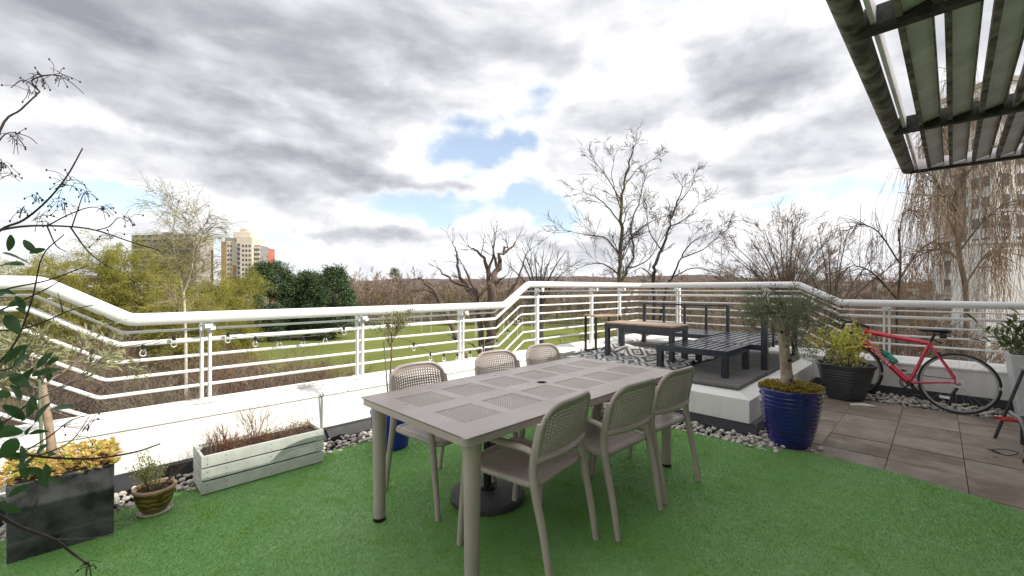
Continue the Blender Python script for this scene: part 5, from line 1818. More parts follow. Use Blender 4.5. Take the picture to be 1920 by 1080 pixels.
wire.tube(smooth_path([(5.52, -0.30, 0.01), (5.46, -0.33, 0.02), (5.40, -0.40, 0.012), (5.48, -0.47, 0.03), (5.56, -0.40, 0.02), (5.50, -0.32, 0.012), (5.42, -0.36, 0.01)], 6), 0.004, 6)
tag(wire.build('cable_loop', M_BLACK), 'loop of black cable lying on the paving by the crate', 'cable')
lf = MB()
rg = np.random.default_rng(4)
for k in range(16):
    x, y = rg.uniform(4.4, 6.9), rg.uniform(-0.6, 0.85)
    a = rg.uniform(0, 6.28)
    L = rg.uniform(.012, .04)
    lf.add([(x, y, .003), (x + L * .5 * math.cos(a) - .006 * math.sin(a), y + L * .5 * math.sin(a) + .006 * math.cos(a), .008), (x + L * math.cos(a), y + L * math.sin(a), .004), (x + L * .5 * math.cos(a) + .006 * math.sin(a), y + L * .5 * math.sin(a) - .006 * math.cos(a), .007)], [(0, 1, 2, 3)])
tag(lf.build('litter', leaf_mat('fallen_leaf', (0.10, 0.05, 0.02), (0.45, 0.36, 0.22))), 'scattered fallen leaves on the brown paving', 'leaves', kind='stuff')
stick = MB().tube([(6.42, 0.74, 0.014), (6.50, 0.64, 0.016), (6.56, 0.52, 0.012)], [0.014, 0.022, 0.008], 8).build('stone', M_RENDER, smooth=True)
tag(stick, 'long pale stone lying on the paving in front of the grey pot', 'stone')

lf = MB()
for k in range(150):
    x, y = rg.uniform(-0.6, 4.1), rg.uniform(-0.4, 3.5)
    a = rg.uniform(0, 6.28)
    L = rg.uniform(.005, .022)
    w = rg.uniform(.002, .005)
    z = .026
    lf.add([(x, y, z), (x + L * .5 * math.cos(a) - w * math.sin(a), y + L * .5 * math.sin(a) + w * math.cos(a), z + .004), (x + L * math.cos(a), y + L * math.sin(a), z), (x + L * .5 * math.cos(a) + w * math.sin(a), y + L * .5 * math.sin(a) - w * math.cos(a), z + .003)], [(0, 1, 2, 3)])
tag(lf.build('turf_litter', leaf_mat('pale_litter', (0.10, 0.07, 0.03), (0.80, 0.78, 0.70), translucent=.1)), 'tiny bits of leaf and petal scattered on the artificial turf', 'litter', kind='stuff')
# ------------------------------------------------------------------ the park below and the town beyond
ZG = -9.5          # level of the park, three storeys below the terrace


def park(x, d, z=ZG):
    """x metres to the right of the view axis, d metres ahead of the terrace corner"""
    return ((x + d) * S2, (d - x) * S2, z)


def ground_mat(name, cols, s1, s2):
    m = bpy.data.materials.new(name)
    m.use_nodes = True
    T = NT(m.node_tree)
    v = T.n('ShaderNodeTexCoord').outputs['Object']
    c = T.mix(T.ss(T.noise(v, s1, 5, 0.6), 0.36, 0.66), cols[0], cols[1])
    c = T.mix(T.math('MULTIPLY', T.ss(T.noise(v, s2, 5, 0.65), 0.45, 0.75), 0.6), c, cols[2])
    p = T.n('ShaderNodeBsdfPrincipled', ins={'Base Color': c, 'Roughness': 0.95, 'Specular IOR Level': 0.1})
    o = T.n('ShaderNodeOutputMaterial')
    T.t.links.new(p.outputs[0], o.inputs[0])
    return m


gm = MB()
N = 64
for r in (0, 60, 200, 700, 2500, 6500):
    for k in range(N):
        a = 2 * math.pi * k / N
        gm.v.append((r * math.cos(a), r * math.sin(a), ZG))
for i in range(5):
    for k in range(N):
        k2 = (k + 1) % N
        gm.f.append((i * N + k, (i + 1) * N + k, (i + 1) * N + k2, i * N + k2))
tag(gm.build('ground', ground_mat('leaf_litter_ground', [(0.10, 0.085, 0.045), (0.115, 0.125, 0.045), (0.075, 0.055, 0.035)], 0.03, 0.2)), kind='structure')
lawn = MB()
out = []
for k in range(48):
    a = 2 * math.pi * k / 48
    rr2 = 1 + 0.08 * math.sin(3 * a + 1) + 0.05 * math.sin(7 * a)
    p = park(-8 + 62 * rr2 * math.cos(a), 84 + 50 * rr2 * math.sin(a))
    out.append((p[0], p[1], ZG + 0.02))
lawn.v = out
lawn.f = [tuple(range(48))]
tag(lawn.build('lawn', ground_mat('mown_lawn', [(0.135, 0.16, 0.038), (0.175, 0.195, 0.052), (0.15, 0.145, 0.045)], 0.09, 0.35)), kind='structure')
pth = MB()
P = [park(-60 + 8 * k, 132 + 6 * math.sin(k * .45), ZG + 0.045) for k in range(18)]
for i, p in enumerate(P):
    pth.v += [(p[0] - 1.1 * S2, p[1] - 1.1 * S2, p[2]), (p[0] + 1.1 * S2, p[1] + 1.1 * S2, p[2])]
pth.f = [(2 * i, 2 * i + 1, 2 * i + 3, 2 * i + 2) for i in range(len(P) - 1)]
tag(pth.build('path', mat('pale_path', (0.33, 0.30, 0.26), 0.9, 0.1, 2)), kind='structure')


# distant wooded ridge
def ridge(name, dist, x0, x1, h0, h1, seed, m):
    rng = np.random.default_rng(seed)
    n, rows = 160, 7
    ph = rng.uniform(0, 6.28, 8)
    mb = MB()
    for j in range(rows):
        t = j / (rows - 1)
        for i in range(n + 1):
            u = i / n
            x = x0 + (x1 - x0) * u
            h = h0 + (h1 - h0) * (0.5 + 0.22 * math.sin(u * 6.1 + ph[0]) + 0.13 * math.sin(u * 14 + ph[1]) + 0.07 * math.sin(u * 33 + ph[2]) + 0.03 * math.sin(u * 90 + ph[3]))
            h *= math.sin(math.pi * min(1, max(0, u * 1.02 - .01))) ** 0.35
            z = h * math.sin(t * math.pi / 2) + (rng.normal(0, 1.3) if j > 1 else 0)
            mb.v.append(park(x, dist + t * dist * 0.35, ZG - 2 + z + 2 * t))
    for j in range(rows - 1):
        for i in range(n):
            a = j * (n + 1) + i
            mb.f.append((a, a + 1, a + n + 2, a + n + 1))
    return tag(mb.build(name, m), kind='structure')


M_HILL = ground_mat('bare_wooded_hill', [(0.105, 0.085, 0.085), (0.135, 0.110, 0.10), (0.10, 0.095, 0.10)], 0.012, 0.06)
ridge('hills', 1500, -900, 2900, 30, 95, 3, M_HILL)
ridge('hills', 700, -500, 1500, 14, 34, 9, ground_mat('brown_wooded_slope', [(0.115, 0.075, 0.055), (0.145, 0.105, 0.075), (0.09, 0.085, 0.05)], 0.03, 0.12))


# ------------------------------------------------------------------ bare trees
def grow(mb, rng, p, d, L, r, depth, o, tips=None):
    """one limb and its side shoots; o: kids, ang, wob, up, ratio, rmin"""
    n = 4 if depth > 0 else 3
    P = [np.array(p, float)]
    d = np.array(d, float)
    d /= np.linalg.norm(d)
    for i in range(n):
        d = d + rng.normal(0, o['wob'], 3) + np.array([0, 0, o['up'] if not callable(o['up']) else o['up'](depth)])
        d /= np.linalg.norm(d)
        P.append(P[-1] + d * L / n)
    r1 = max(o['rmin'], r * 0.5)
    mb.tube(P, np.linspace(max(r, o['rmin']), r1, n + 1), 6 if r > 0.07 else (4 if r > 0.03 else 3), cap=False)
    if tips is not None and depth <= 1:
        tips.extend(P[1:])
    if depth > 0:
        for k in range(o['kids']):
            t = rng.uniform(0.25, 1.0)
            i = min(n - 1, int(t * n))
            q = P[i] + (P[i + 1] - P[i]) * (t * n - i)
            tan = (P[i + 1] - P[i]) / (np.linalg.norm(P[i + 1] - P[i]) + 1e-9)
            s = np.cross(tan, rng.normal(0, 1, 3))
            s /= np.linalg.norm(s) + 1e-9
            a = o['ang'] * rng.uniform(0.6, 1.35)
            grow(mb, rng, q, tan * math.cos(a) + s * math.sin(a), L * o['ratio'] * rng.uniform(0.65, 1.2), r * 0.55, depth - 1, o, tips)


def limb_tree(name, label, base, limbs, m_trunk, m_twig, seed, o, first=2, depth=2, per_m=2.2, Lk=1.0, cat='tree', group=None):
    """tree with its measured main limbs; finer branches grow from them"""
    rng = np.random.default_rng(seed)
    t = thing(name, label, cat, base, R(-45), group)
    tr, cr = MB(), MB()
    for li, (r, pts) in enumerate(limbs):
        P = smooth_path(pts, 4)
        n = len(P)
        P = [p + Vector(rng.normal(0, r * .18, 3)) if 0 < i < n - 1 else p for i, p in enumerate(P)]
        r = r * o.get('thick', .50)
        rad = np.linspace(r, max(0.012, r * 0.16), n) if li else np.interp(np.linspace(0, 1, n), [0, .5, 1], [r, r * .72, 0.02])
        tr.tube(P, rad, 9 if li == 0 else 7, cap=True)
        seg0 = 0
        for i in range(1, n - 1):
            if li == 0 and P[i].z < o.get('zmin', 9.8):
                continue
            Ls = (P[i + 1] - P[i]).length
            for k in range(rng.poisson(per_m * Ls)):
                tan = np.array((P[i + 1] - P[i]).normalized())
                s = np.cross(tan, rng.normal(0, 1, 3))
                s /= np.linalg.norm(s) + 1e-9
                a = o['ang'] * rng.uniform(.7, 1.4)
                q = np.array(P[i]) + tan * rng.uniform(0, Ls)
                f = i / n
                grow(cr, rng, q, tan * math.cos(a) + s * math.sin(a) + np.array([0, 0, .15]), Lk * rng.uniform(.6, 1.3) * (1.25 - .5 * f), max(o['rmin'], rad[i] * .35), depth, o)
        e = P[-1]
        for k in range(3):
            dd = np.array((P[-1] - P[-2]).normalized()) + rng.normal(0, .35, 3)
            grow(cr, rng, np.array(e), dd, Lk * rng.uniform(.6, 1.1), max(.014, o['rmin']), depth, o)
    tr.build('trunk', m_trunk, t, smooth=True)
    cr.build('crown', m_twig, t)
    t.scale = (1, 1, o.get('zs', 1.0))
    return t


M_BARK_M = mat('mossy_bark', (0.105, 0.080, 0.040), 0.9, 0.35, 1.6, col2=(0.15, 0.135, 0.07))
M_BARK_D = mat('dark_bark', (0.050, 0.040, 0.034), 0.9, 0.3, 1.5)
M_BARK_B = mat('brown_bark', (0.105, 0.075, 0.058), 0.9, 0.3, 1.5)
M_TWG_D = mat('dark_twigs', (0.125, 0.10, 0.086), 0.9, 0.25, 0.8)
M_TWG_B = mat('brown_twigs', (0.235, 0.185, 0.145), 0.9, 0.28, 0.25)
M_TWG_R = mat('reddish_twigs', (0.27, 0.195, 0.15), 0.9, 0.28, 0.2)
M_BIRCH = mat('birch_bark', (0.52, 0.47, 0.39), 0.8, 0.2, 2.5)
M_TWG_W = mat('weeping_twigs', (0.33, 0.185, 0.08), 0.9, 0.3, 0.35, col2=(0.29, 0.22, 0.16))

TALL_TREE = [
    (0.26, [(0.0, -0.0, 0.01), (0.0, 0.08, 6.5), (0.06, -0.01, 11.31), (0.14, -0.17, 12.82), (0.25, 0.1, 14.2), (0.14, -0.17, 15.57), (0.33, -0.12, 16.95), (0.66, -0.17, 18.32), (0.88, 0.05, 18.93)]),
    (0.16, [(0.06, 0.0, 11.39), (0.55, 0.17, 12.28), (0.94, 0.34, 13.24), (0.8, 0.51, 14.75), (1.29, 0.69, 15.85), (1.57, 0.86, 16.95), (1.76, 1.03, 17.5)]),
    (0.09, [(0.06, 0.0, 12.0), (-0.63, 0.06, 12.55), (-1.32, 0.11, 12.61), (-2.01, 0.17, 12.36)]),
    (0.1, [(0.14, -0.0, 13.04), (-0.63, -0.14, 13.93), (-1.59, -0.28, 14.06), (-2.42, -0.42, 14.25)]),
    (0.08, [(0.22, 0.0, 14.61), (-0.49, 0.17, 15.71), (-1.1, 0.35, 16.26), (-1.65, 0.52, 16.54)]),
    (0.07, [(0.19, 0.0, 15.99), (-0.49, 0.19, 17.23), (-0.91, 0.37, 17.91)]),
    (0.09, [(0.6, -0.0, 12.36), (1.16, -0.09, 12.55), (1.76, -0.17, 13.1), (2.25, -0.26, 14.47)]),
    (0.07, [(0.82, -0.0, 14.2), (1.57, -0.11, 14.75), (2.25, -0.23, 15.03)]),
    (0.06, [(0.33, 0.0, 16.68), (1.02, 0.09, 17.64), (1.84, 0.17, 18.19)]),
    (0.06, [(0.14, 0.0, 15.57), (-0.22, 0.24, 17.23), (-0.08, 0.47, 18.19)]),
]
FORKED_TREE = [
    (0.24, [(-0.06, -0.0, 0.1), (0.0, -0.05, 6.1), (0.06, 0.13, 11.35), (-0.03, -0.15, 12.4), (0.42, -0.01, 13.45), (0.87, 0.02, 14.8), (1.26, 0.04, 16.0), (1.56, -0.14, 17.05)]),
    (0.17, [(0.03, 0.0, 7.9), (0.72, 0.07, 11.05), (1.17, 0.13, 11.95), (1.62, 0.2, 13.0), (2.22, 0.26, 13.9), (3.42, 0.33, 14.5)]),
    (0.08, [(0.87, 0.0, 14.8), (1.77, 0.0, 15.25), (2.52, 0.0, 16.15)]),
    (0.08, [(1.08, 0.0, 11.86), (2.22, 0.18, 12.4), (3.27, 0.35, 12.25), (3.78, 0.53, 12.1)]),
    (0.08, [(0.42, -0.0, 13.45), (-0.33, -0.24, 14.5), (-0.54, -0.47, 15.55)]),
    (0.08, [(0.03, 0.0, 11.8), (-0.63, 0.23, 12.4), (-1.23, 0.46, 12.1)]),
    (0.08, [(1.62, -0.0, 13.0), (2.67, -0.16, 13.45), (3.57, -0.33, 14.35)]),
    (0.06, [(1.26, 0.0, 16.0), (1.92, 0.16, 16.75), (2.22, 0.31, 17.2)]),
]
POLLARD = [
    (0.3, [(0.0, -0.0, 0.01), (0.07, -0.08, 5.05), (0.16, 0.1, 7.3), (0.29, 0.0, 9.1), (0.34, -0.18, 10.54), (0.38, -0.18, 11.1), (0.61, 0.09, 11.73), (0.88, -0.14, 12.36), (1.01, 0.09, 12.81)]),
    (0.13, [(0.34, 0.0, 10.54), (0.2, 0.05, 11.53), (0.04, 0.1, 12.16), (-0.34, 0.16, 12.52), (-0.58, 0.21, 12.65)]),
    (0.17, [(0.11, 0.0, 6.4), (-0.11, 0.0, 8.65), (-0.25, 0.0, 10.47), (-0.81, 0.01, 10.97), (-1.44, 0.01, 11.3), (-1.87, 0.01, 11.73)]),
    (0.12, [(-0.25, 0.0, 10.47), (-0.79, 0.14, 11.06), (-1.08, 0.28, 11.66), (-1.15, 0.43, 12.43), (-1.33, 0.57, 12.81)]),
    (0.1, [(-0.22, 0.0, 10.61), (-0.65, 0.04, 11.44), (-0.88, 0.08, 11.93)]),
    (0.1, [(0.36, 0.0, 10.79), (0.74, 0.03, 11.24), (1.03, 0.06, 11.44)]),
    (0.14, [(0.25, -0.0, 8.65), (0.79, -0.04, 9.78), (1.24, -0.08, 10.88), (1.51, -0.12, 11.37), (1.87, -0.16, 12.36)]),
    (0.15, [(0.07, -0.0, 5.5), (-1.01, -0.1, 8.65), (-1.78, -0.2, 10.4), (-2.34, -0.3, 11.1), (-2.63, -0.4, 11.3)]),
    (0.08, [(-1.78, -0.0, 10.4), (-2.23, -0.14, 10.79), (-2.59, -0.29, 10.79)]),
    (0.08, [(0.61, -0.0, 11.73), (0.45, -0.03, 12.47), (0.54, -0.06, 13.13)]),
    (0.08, [(0.18, -0.0, 11.53), (0.45, -0.05, 12.25), (0.38, -0.1, 12.81)]),
    (0.07, [(0.88, 0.0, 12.36), (1.28, 0.11, 12.7), (1.42, 0.22, 12.93)]),
]
WEEPER = [
    (0.17, [(0.08, -0.0, 0.0), (0.06, -0.04, 7.7), (0.0, -0.11, 10.5), (-0.06, 0.09, 12.1), (-0.18, 0.07, 12.9), (-0.4, 0.16, 13.7), (-0.16, -0.17, 15.1), (0.04, -0.03, 16.9), (0.12, -0.19, 18.3)]),
    (0.06, [(-0.18, -0.0, 12.8), (-0.62, -0.23, 14.0), (-1.22, -0.45, 14.26), (-1.82, -0.68, 14.14), (-2.12, -0.9, 13.7)]),
    (0.06, [(-0.06, 0.0, 11.9), (-0.82, 0.0, 12.34), (-1.62, 0.01, 12.14), (-2.12, 0.01, 11.7)]),
    (0.06, [(-0.12, -0.0, 12.3), (0.48, -0.38, 13.5), (0.98, -0.76, 14.0), (1.32, -1.14, 13.8)]),
    (0.06, [(-0.28, -0.0, 14.5), (0.18, -0.24, 15.5), (0.78, -0.48, 16.1), (1.18, -0.72, 16.0)]),
    (0.05, [(-0.12, 0.0, 15.3), (-0.52, 0.12, 16.6), (-0.82, 0.24, 17.2), (-1.08, 0.36, 16.9)]),
    (0.05, [(0.04, 0.0, 16.9), (0.68, 0.04, 17.9), (1.28, 0.07, 18.3), (1.78, 0.11, 17.9)]),
    (0.05, [(0.08, -0.0, 17.7), (-0.32, -0.22, 18.5), (-0.72, -0.45, 18.7)]),
    (0.06, [(0.0, 0.0, 10.9), (0.88, 0.07, 12.1), (1.38, 0.14, 12.3), (1.64, 0.21, 11.9)]),
    (0.05, [(-0.36, 0.0, 13.7), (-0.72, 0.25, 14.9), (-1.02, 0.5, 15.5)]),
]


OB = dict(kids=4, ang=0.62, wob=0.14, up=0.03, ratio=0.60, rmin=0.0075)
limb_tree('bare_tree', 'tallest bare tree rising above the railing over the coffee table', park(5.44, 22), TALL_TREE, M_BARK_M, M_TWG_D, 41, dict(OB, zs=.965), per_m=1.5, Lk=1.15)
limb_tree('bare_tree', 'bare tree with leaning forked trunk just right of the tallest one', park(7.98, 24), FORKED_TREE, M_BARK_D, M_TWG_D, 42, dict(OB, rmin=0.008, zs=.97), per_m=1.5, Lk=1.15)
limb_tree('pollarded_tree', 'pollarded bare tree with stubby limbs behind the low corner of the railing', park(-1.24, 18), POLLARD, M_BARK_B, M_TWG_D, 43, dict(OB, kids=2, rmin=0.006, zmin=12, thick=.88), per_m=0.7, depth=1, Lk=0.7)


# broad many-stemmed bare tree
def fan_tree(name, label, base, seed, stems, H, spread, m_t, m_c, depth=2, rmin=0.009, zfork=6.0, kids=4, group=None, Lk=1.0):
    rng = np.random.default_rng(seed)
    t = thing(name, label, 'tree', base, R(-45), group)
    tr, cr = MB(), MB()
    tr.tube(smooth_path([(0, 0, 0), (.1, 0, zfork * .5), (0, 0, zfork)], 4), [0.34, 0.28, 0.24], 9)
    for k in range(stems):
        u = (k + .5) / stems * 2 - 1
        a = u * spread * rng.uniform(.8, 1.1)
        dy = rng.normal(0, .5)
        L = (H - zfork) * (1 - .10 * u * u) * rng.uniform(.85, 1.05)
        e = np.array([math.sin(a) * L, dy * L * .4, zfork + math.cos(a) * L])
        mid = np.array([math.sin(a) * L * .40, dy * L * .16, zfork + math.cos(a) * L * .55])
        P = smooth_path([(0, 0, zfork - .3), tuple(mid), tuple(e)], 6)
        rad = np.linspace(0.075, 0.012, len(P))
        tr.tube(P, rad, 6)
        for i in range(2, len(P) - 1):
            for q in range(rng.poisson(1.1)):
                tan = np.array((P[i + 1] - P[i]).normalized())
                s = np.cross(tan, rng.normal(0, 1, 3))
                s /= np.linalg.norm(s)
                an = rng.uniform(.3, .7)
                grow(cr, rng, np.array(P[i]), tan * math.cos(an) + s * math.sin(an), Lk * rng.uniform(.8, 1.7), rad[i] * .4, depth, dict(kids=kids, ang=.5, wob=.12, up=.05, ratio=.6, rmin=rmin))
    tr.build('trunk', m_t, t, smooth=True)
    cr.build('crown', m_c, t)
    return t


fan_tree('bare_tree', 'broad fan-shaped bare tree behind the olive in the blue pot', park(19.3, 30), 44, 24, 15.6, 1.28, M_BARK_B, M_TWG_B, depth=2, zfork=8.6, Lk=1.0)
fan_tree('bare_tree', 'small bare tree in front of the far woodland right of the pollarded tree', park(1.7, 27), 45, 8, 13.6, 0.75, M_BARK_D, M_TWG_D, depth=1, zfork=9.6, Lk=.7)
fan_tree('bare_tree', 'thin pale bare tree between the fan-shaped tree and the weeping birch', park(21.0, 28), 46, 8, 14.6, 0.8, M_BARK_B, M_TWG_B, depth=2, zfork=8.0, Lk=.8)


# weeping birches
def weeper(name, label, base, limbs, seed, n_str, lo, hi, m_tr, m_tw, spread=.35):
    rng = np.random.default_rng(seed)
    t = thing(name, label, 'tree', base, R(-45))
    tr, cr = MB(), MB()
    pts = []
    for li, (r, L) in enumerate(limbs):
        P = smooth_path(L, 5)
        tr.tube(P, np.linspace(r, max(.012, r * .25), len(P)), 8 if li == 0 else 6)
        if li:
            pts += [np.array(p) for p in P[3:]]
            for i in range(3, len(P) - 1):
                for q in range(2):
                    d = np.array((P[i + 1] - P[i]).normalized()) + rng.normal(0, .55, 3)
                    S = [np.array(P[i])]
                    d /= np.linalg.norm(d)
                    for k in range(6):
                        d = d + np.array([0, 0, -.10]) + rng.normal(0, .10, 3)
                        d /= np.linalg.norm(d)
                        S.append(S[-1] + d * rng.uniform(.12, .24))
                    cr.tube(S, np.linspace(.016, .007, len(S)), 4, cap=False)
                    pts += S[2:]
    for k in range(n_str):
        p = pts[rng.integers(len(pts))] + rng.normal(0, .06, 3)
        if (p[0] < -1.0 and rng.random() < .8) or p[0] > 1.35:
            continue
        L = rng.uniform(lo, hi)
        n = 7
        S = [p]
        d = np.array([rng.normal(0, spread), rng.normal(0, spread), -.5])
        for i in range(n):
            d = d + np.array([0, 0, -.45]) + rng.normal(0, .10, 3)
            d /= np.linalg.norm(d)
            S.append(S[-1] + d * L / n)
        cr.tube(S, np.linspace(.0058, .004, n + 1), 3, cap=False)
        for q in range(2):
            i = rng.integers(1, n)
            e = S[i] + np.array([rng.normal(0, .12), rng.normal(0, .12), -rng.uniform(.2, .6)])
            cr.tube([S[i], (S[i] + e) / 2 + np.array([0, 0, .04]), e], .0045, 3, cap=False)
    tr.build('trunk', m_tr, t, smooth=True)
    cr.build('crown', m_tw, t)
    return t


WEEPER = [(r * .62, p) for r, p in WEEPER]
weeper('weeping_birch', 'tall weeping birch with curtains of brown twigs in front of the white tower', park(16.92, 16), WEEPER, 51, 1700, 1.2, 5.0, mat('weeper_bark', (0.19, 0.14, 0.105), .85, .35, 3), M_TWG_W)
small = [(0.10, [(0, 0, 0), (.1, 0, 6), (.05, 0, 9.5), (.2, 0, 12.0), (.1, 0, 13.6)]), (.04, [(.05, 0, 10.4), (-.9, .2, 11.6), (-1.7, .3, 11.9), (-2.2, .4, 11.5)]), (.04, [(.1, 0, 11.2), (.8, -.2, 12.5), (1.4, -.3, 12.9), (1.9, -.3, 12.5)]),
         (.035, [(.15, 0, 12), (-.5, .3, 13.4), (-1.2, .5, 13.8), (-1.8, .6, 13.5)]), (.03, [(.1, 0, 13), (.5, .2, 14.2), (1.0, .3, 14.4), (1.5, .3, 14.1)])]
weeper('weeping_birch', 'slighter weeping birch with sparse arching twigs left of the tall weeping one', park(17.1, 19), small, 52, 260, .8, 2.6, M_BARK_D, mat('thin_dark_twigs', (0.10, .075, .065), .9, .3))


# young white-barked trees and the birch left of the towers
def birch(name, label, base, H, seed, zf, m_c, kids=5, depth=2, Lk=1.6, rmin=.0075, r0=.095, spread=.62):
    rng = np.random.default_rng(seed)
    t = thing(name, label, 'tree', base, R(-45))
    tr, cr = MB(), MB()
    L1 = smooth_path([(0, 0, 0), (.1, 0, zf * .6), (-.05, 0, zf), (-.5, .1, zf + (H - zf) * .30), (-.75, .1, zf + (H - zf) * .62), (-.6, .2, H * .97)], 5)
    L2 = smooth_path([(-.05, 0, zf), (.45, -.1, zf + (H - zf) * .22), (.8, -.2, zf + (H - zf) * .55), (1.2, -.2, H * .90)], 5)
    for P, r in ((L1, r0), (L2, r0 * .6)):
        rad = np.linspace(r, .02, len(P))
        tr.tube(P, rad, 8)
        for i in range(len(P) - 1):
            if P[i].z < zf - 1.5:
                continue
            for q in range(rng.poisson(3.0)):
                a = rng.uniform(0, 6.28)
                d = np.array([math.cos(a) * spread, math.sin(a) * spread, .8])
                grow(cr, rng, np.array(P[i]), d, Lk * rng.uniform(.7, 1.3), rad[i] * .3, depth, dict(kids=kids, ang=.6, wob=.14, up=lambda dp: .03 if dp == depth else -.13, ratio=.62, rmin=rmin))
    tr.build('trunk', M_BIRCH, t, smooth=True)
    cr.build('crown', m_c, t)
    return t


birch('silver_birch', 'silver birch with forked white trunk and fine bare crown between the two towers', park(-19.2, 25), 16.0, 61, 10.6, mat('birch_twigs', (0.30, .24, .17), .9, .25, .4, col2=(.27, .25, .10)), Lk=1.5)


# lime-green willows flushing into leaf
M_WIL_T = mat('willow_twigs', (0.22, 0.19, 0.05), .9, .3, .3)
M_WIL_L = leaf_mat('willow_flush', (0.19, 0.195, 0.025), (0.42, 0.40, 0.07), scale=.35, translucent=.45)


def willow(label, base, H, Wd, seed, n_leaf, z0=1.5):
    rng = np.random.default_rng(seed)
    t = thing('willow_tree', label, 'tree', base, R(-45), 'willows flushing lime green along the left edge of the park')
    tr, cr = MB(), MB()
    tips = []
    for k in range(7):
        a = rng.uniform(0, 6.28)
        e = rng.uniform(.15, .6) * Wd
        P = smooth_path([(0, 0, 0), (.3 * e * math.cos(a), .3 * e * math.sin(a), H * .35), (e * math.cos(a), e * math.sin(a), H * rng.uniform(.75, .95))], 5)
        rad = np.linspace(.18, .03, len(P))
        tr.tube(P, rad, 6)
        for i in range(3, len(P)):
            for q in range(4):
                d = np.array([rng.normal(0, .7), rng.normal(0, .7), rng.uniform(-.1, .9)])
                grow(cr, rng, np.array(P[i]), d, rng.uniform(.9, 1.9) * H / 12, .03, 2, dict(kids=4, ang=.55, wob=.16, up=lambda dp: .02 if dp == 2 else -.16, ratio=.68, rmin=.010), tips)
    tr.build('trunk', mat('willow_bark', (0.16, .13, .09), .9, .3, 1.5), t, smooth=True)
    cr.build('crown', M_WIL_T, t)
    tp = [q for q in tips if q[2] > z0]
    cloud('foliage', M_WIL_L, t, rng, tp, n_leaf, .16, .20, .055, .9)
    return t


willow('biggest lime green willow at the far left beyond the railing', park(-42.0, 42), 16.4, 6.0, 71, 52000)
willow('lime green willow below the grey slab tower', park(-38.6, 46), 14.6, 5.6, 72, 46000)
willow('lime green willow directly behind the silver birch', park(-30.6, 42), 13.0, 4.6, 73, 36000)
willow('lime green willow beside the dark evergreen trees', park(-32.6, 50), 13.0, 4.4, 74, 34000)
willow('lime green willow at the edge of the picture behind the near shrub', park(-54, 47), 14.4, 5.6, 75, 36000)
willow('low lime green willow in front of the others under the slab tower', park(-27.5, 36), 10.8, 3.6, 76, 22000)


# dark evergreens
M_PINE = leaf_mat('pine_foliage', (0.022, 0.048, 0.022), (0.095, 0.145, 0.055), scale=.5, translucent=.1)


def evergreen(label, base, H, rx, seed, n):
    rng = np.random.default_rng(seed)
    t = thing('evergreen_tree', label, 'tree', base, R(-45), 'dark evergreens left of the bare woodland')
    MB().tube([(0, 0, 0), (.2, 0, H * .5), (0, 0, H * .9)], [.5, .35, .1], 8).build('trunk', M_BARK_D, t, smooth=True)
    c = []
    for k in range(110):
        u = rng.uniform(.10, 1)
        prof = math.sin(math.pi * min(1, u * .86 + .10)) ** .6
        a = rng.uniform(0, 6.28)
        rr2 = rx * prof * rng.uniform(.55, 1.0)
        c.append((rr2 * math.cos(a), rr2 * math.sin(a), H * u * .96))
    V, F = [], []
    o = 0
    for p in c:
        v, f = leaves(rng, [p], n // 110, rx * rng.uniform(.09, .16), .42, .20, -.35)
        V.append(v)
        F.append(f + o)
        o += len(v)
    link('crown', quick_mesh('crown', np.concatenate(V), np.concatenate(F)), M_PINE, t)


evergreen('largest dark evergreen tree beside the willows', park(-50.0, 88), 16.6, 5.2, 81, 40000)
evergreen('dark evergreen tree in the middle of the three', park(-44.6, 93), 14.4, 4.4, 82, 32000)
evergreen('dark evergreen tree beside the reddish woodland', park(-38.2, 91), 15.4, 5.0, 83, 32000)
evergreen('small lone conifer above the far reddish woodland', park(-41, 150), 18.0, 3.4, 84, 6000)


# far woodland: copies of three bare trees
def wood_proto(seed, H, m):
    rng = np.random.default_rng(seed)
    t = thing('woodland_tree', 'x', 'tree', (0, 0, 0), 0, 'bare trees of the far woodland')
    tr, cr = MB(), MB()
    tr.tube(smooth_path([(0, 0, 0), (.2, .1, H * .3), (0, 0, H * .6), (.2, 0, H * .92)], 4), np.linspace(.2, .04, 13), 5)
    for k in range(26):
        z = H * rng.uniform(.12, .88)
        a = rng.uniform(0, 6.28)
        grow(cr, rng, (0.05, 0, z), (math.cos(a), math.sin(a), rng.uniform(.5, 1.2)), H * .24 * rng.uniform(.7, 1.2) * (1.15 - .6 * z / H), .07, 2, dict(kids=5, ang=.6, wob=.15, up=.05, ratio=.6, rmin=.030))
    tr.build('trunk', mat('woodland_trunk', (.30, .24, .19), .9, .3, 1), t)
    cr.build('crown', m, t)
    return t


protos = [wood_proto(91, 15, M_TWG_R), wood_proto(92, 13.5, M_TWG_B), wood_proto(93, 16, M_TWG_R), wood_proto(94, 12, mat('ochre_twigs', (.25, .20, .10), .9, .25, .2))]
used = set()
rng = np.random.default_rng(95)
n_put = 0
for row, (d0, n, xa, xb, s0) in enumerate([(128, 50, -62, 30, .78), (142, 60, -70, 130, .92), (158, 60, -75, 170, 1.0), (60, 16, 26, 62, .72), (75, 20, 22, 80, .78), (95, 26, 20, 110, .85), (120, 24, 25, 140, .9)]):
    for k in range(n):
        x = xa + (xb - xa) * (k + rng.uniform(.1, .9)) / n
        d = d0 + rng.uniform(-5, 5)
        i = int(rng.integers(0, 4))
        o = protos[i] if i not in used else copy_tree(protos[i])
        used.add(i)
        o.location = park(x, d)
        o.rotation_euler = (0, 0, rng.uniform(0, 6.28))
        s = s0 * rng.uniform(.82, 1.15)
        o.scale = (s, s, s)
        o['label'] = 'bare reddish brown tree in the mass of far woodland'
        n_put += 1

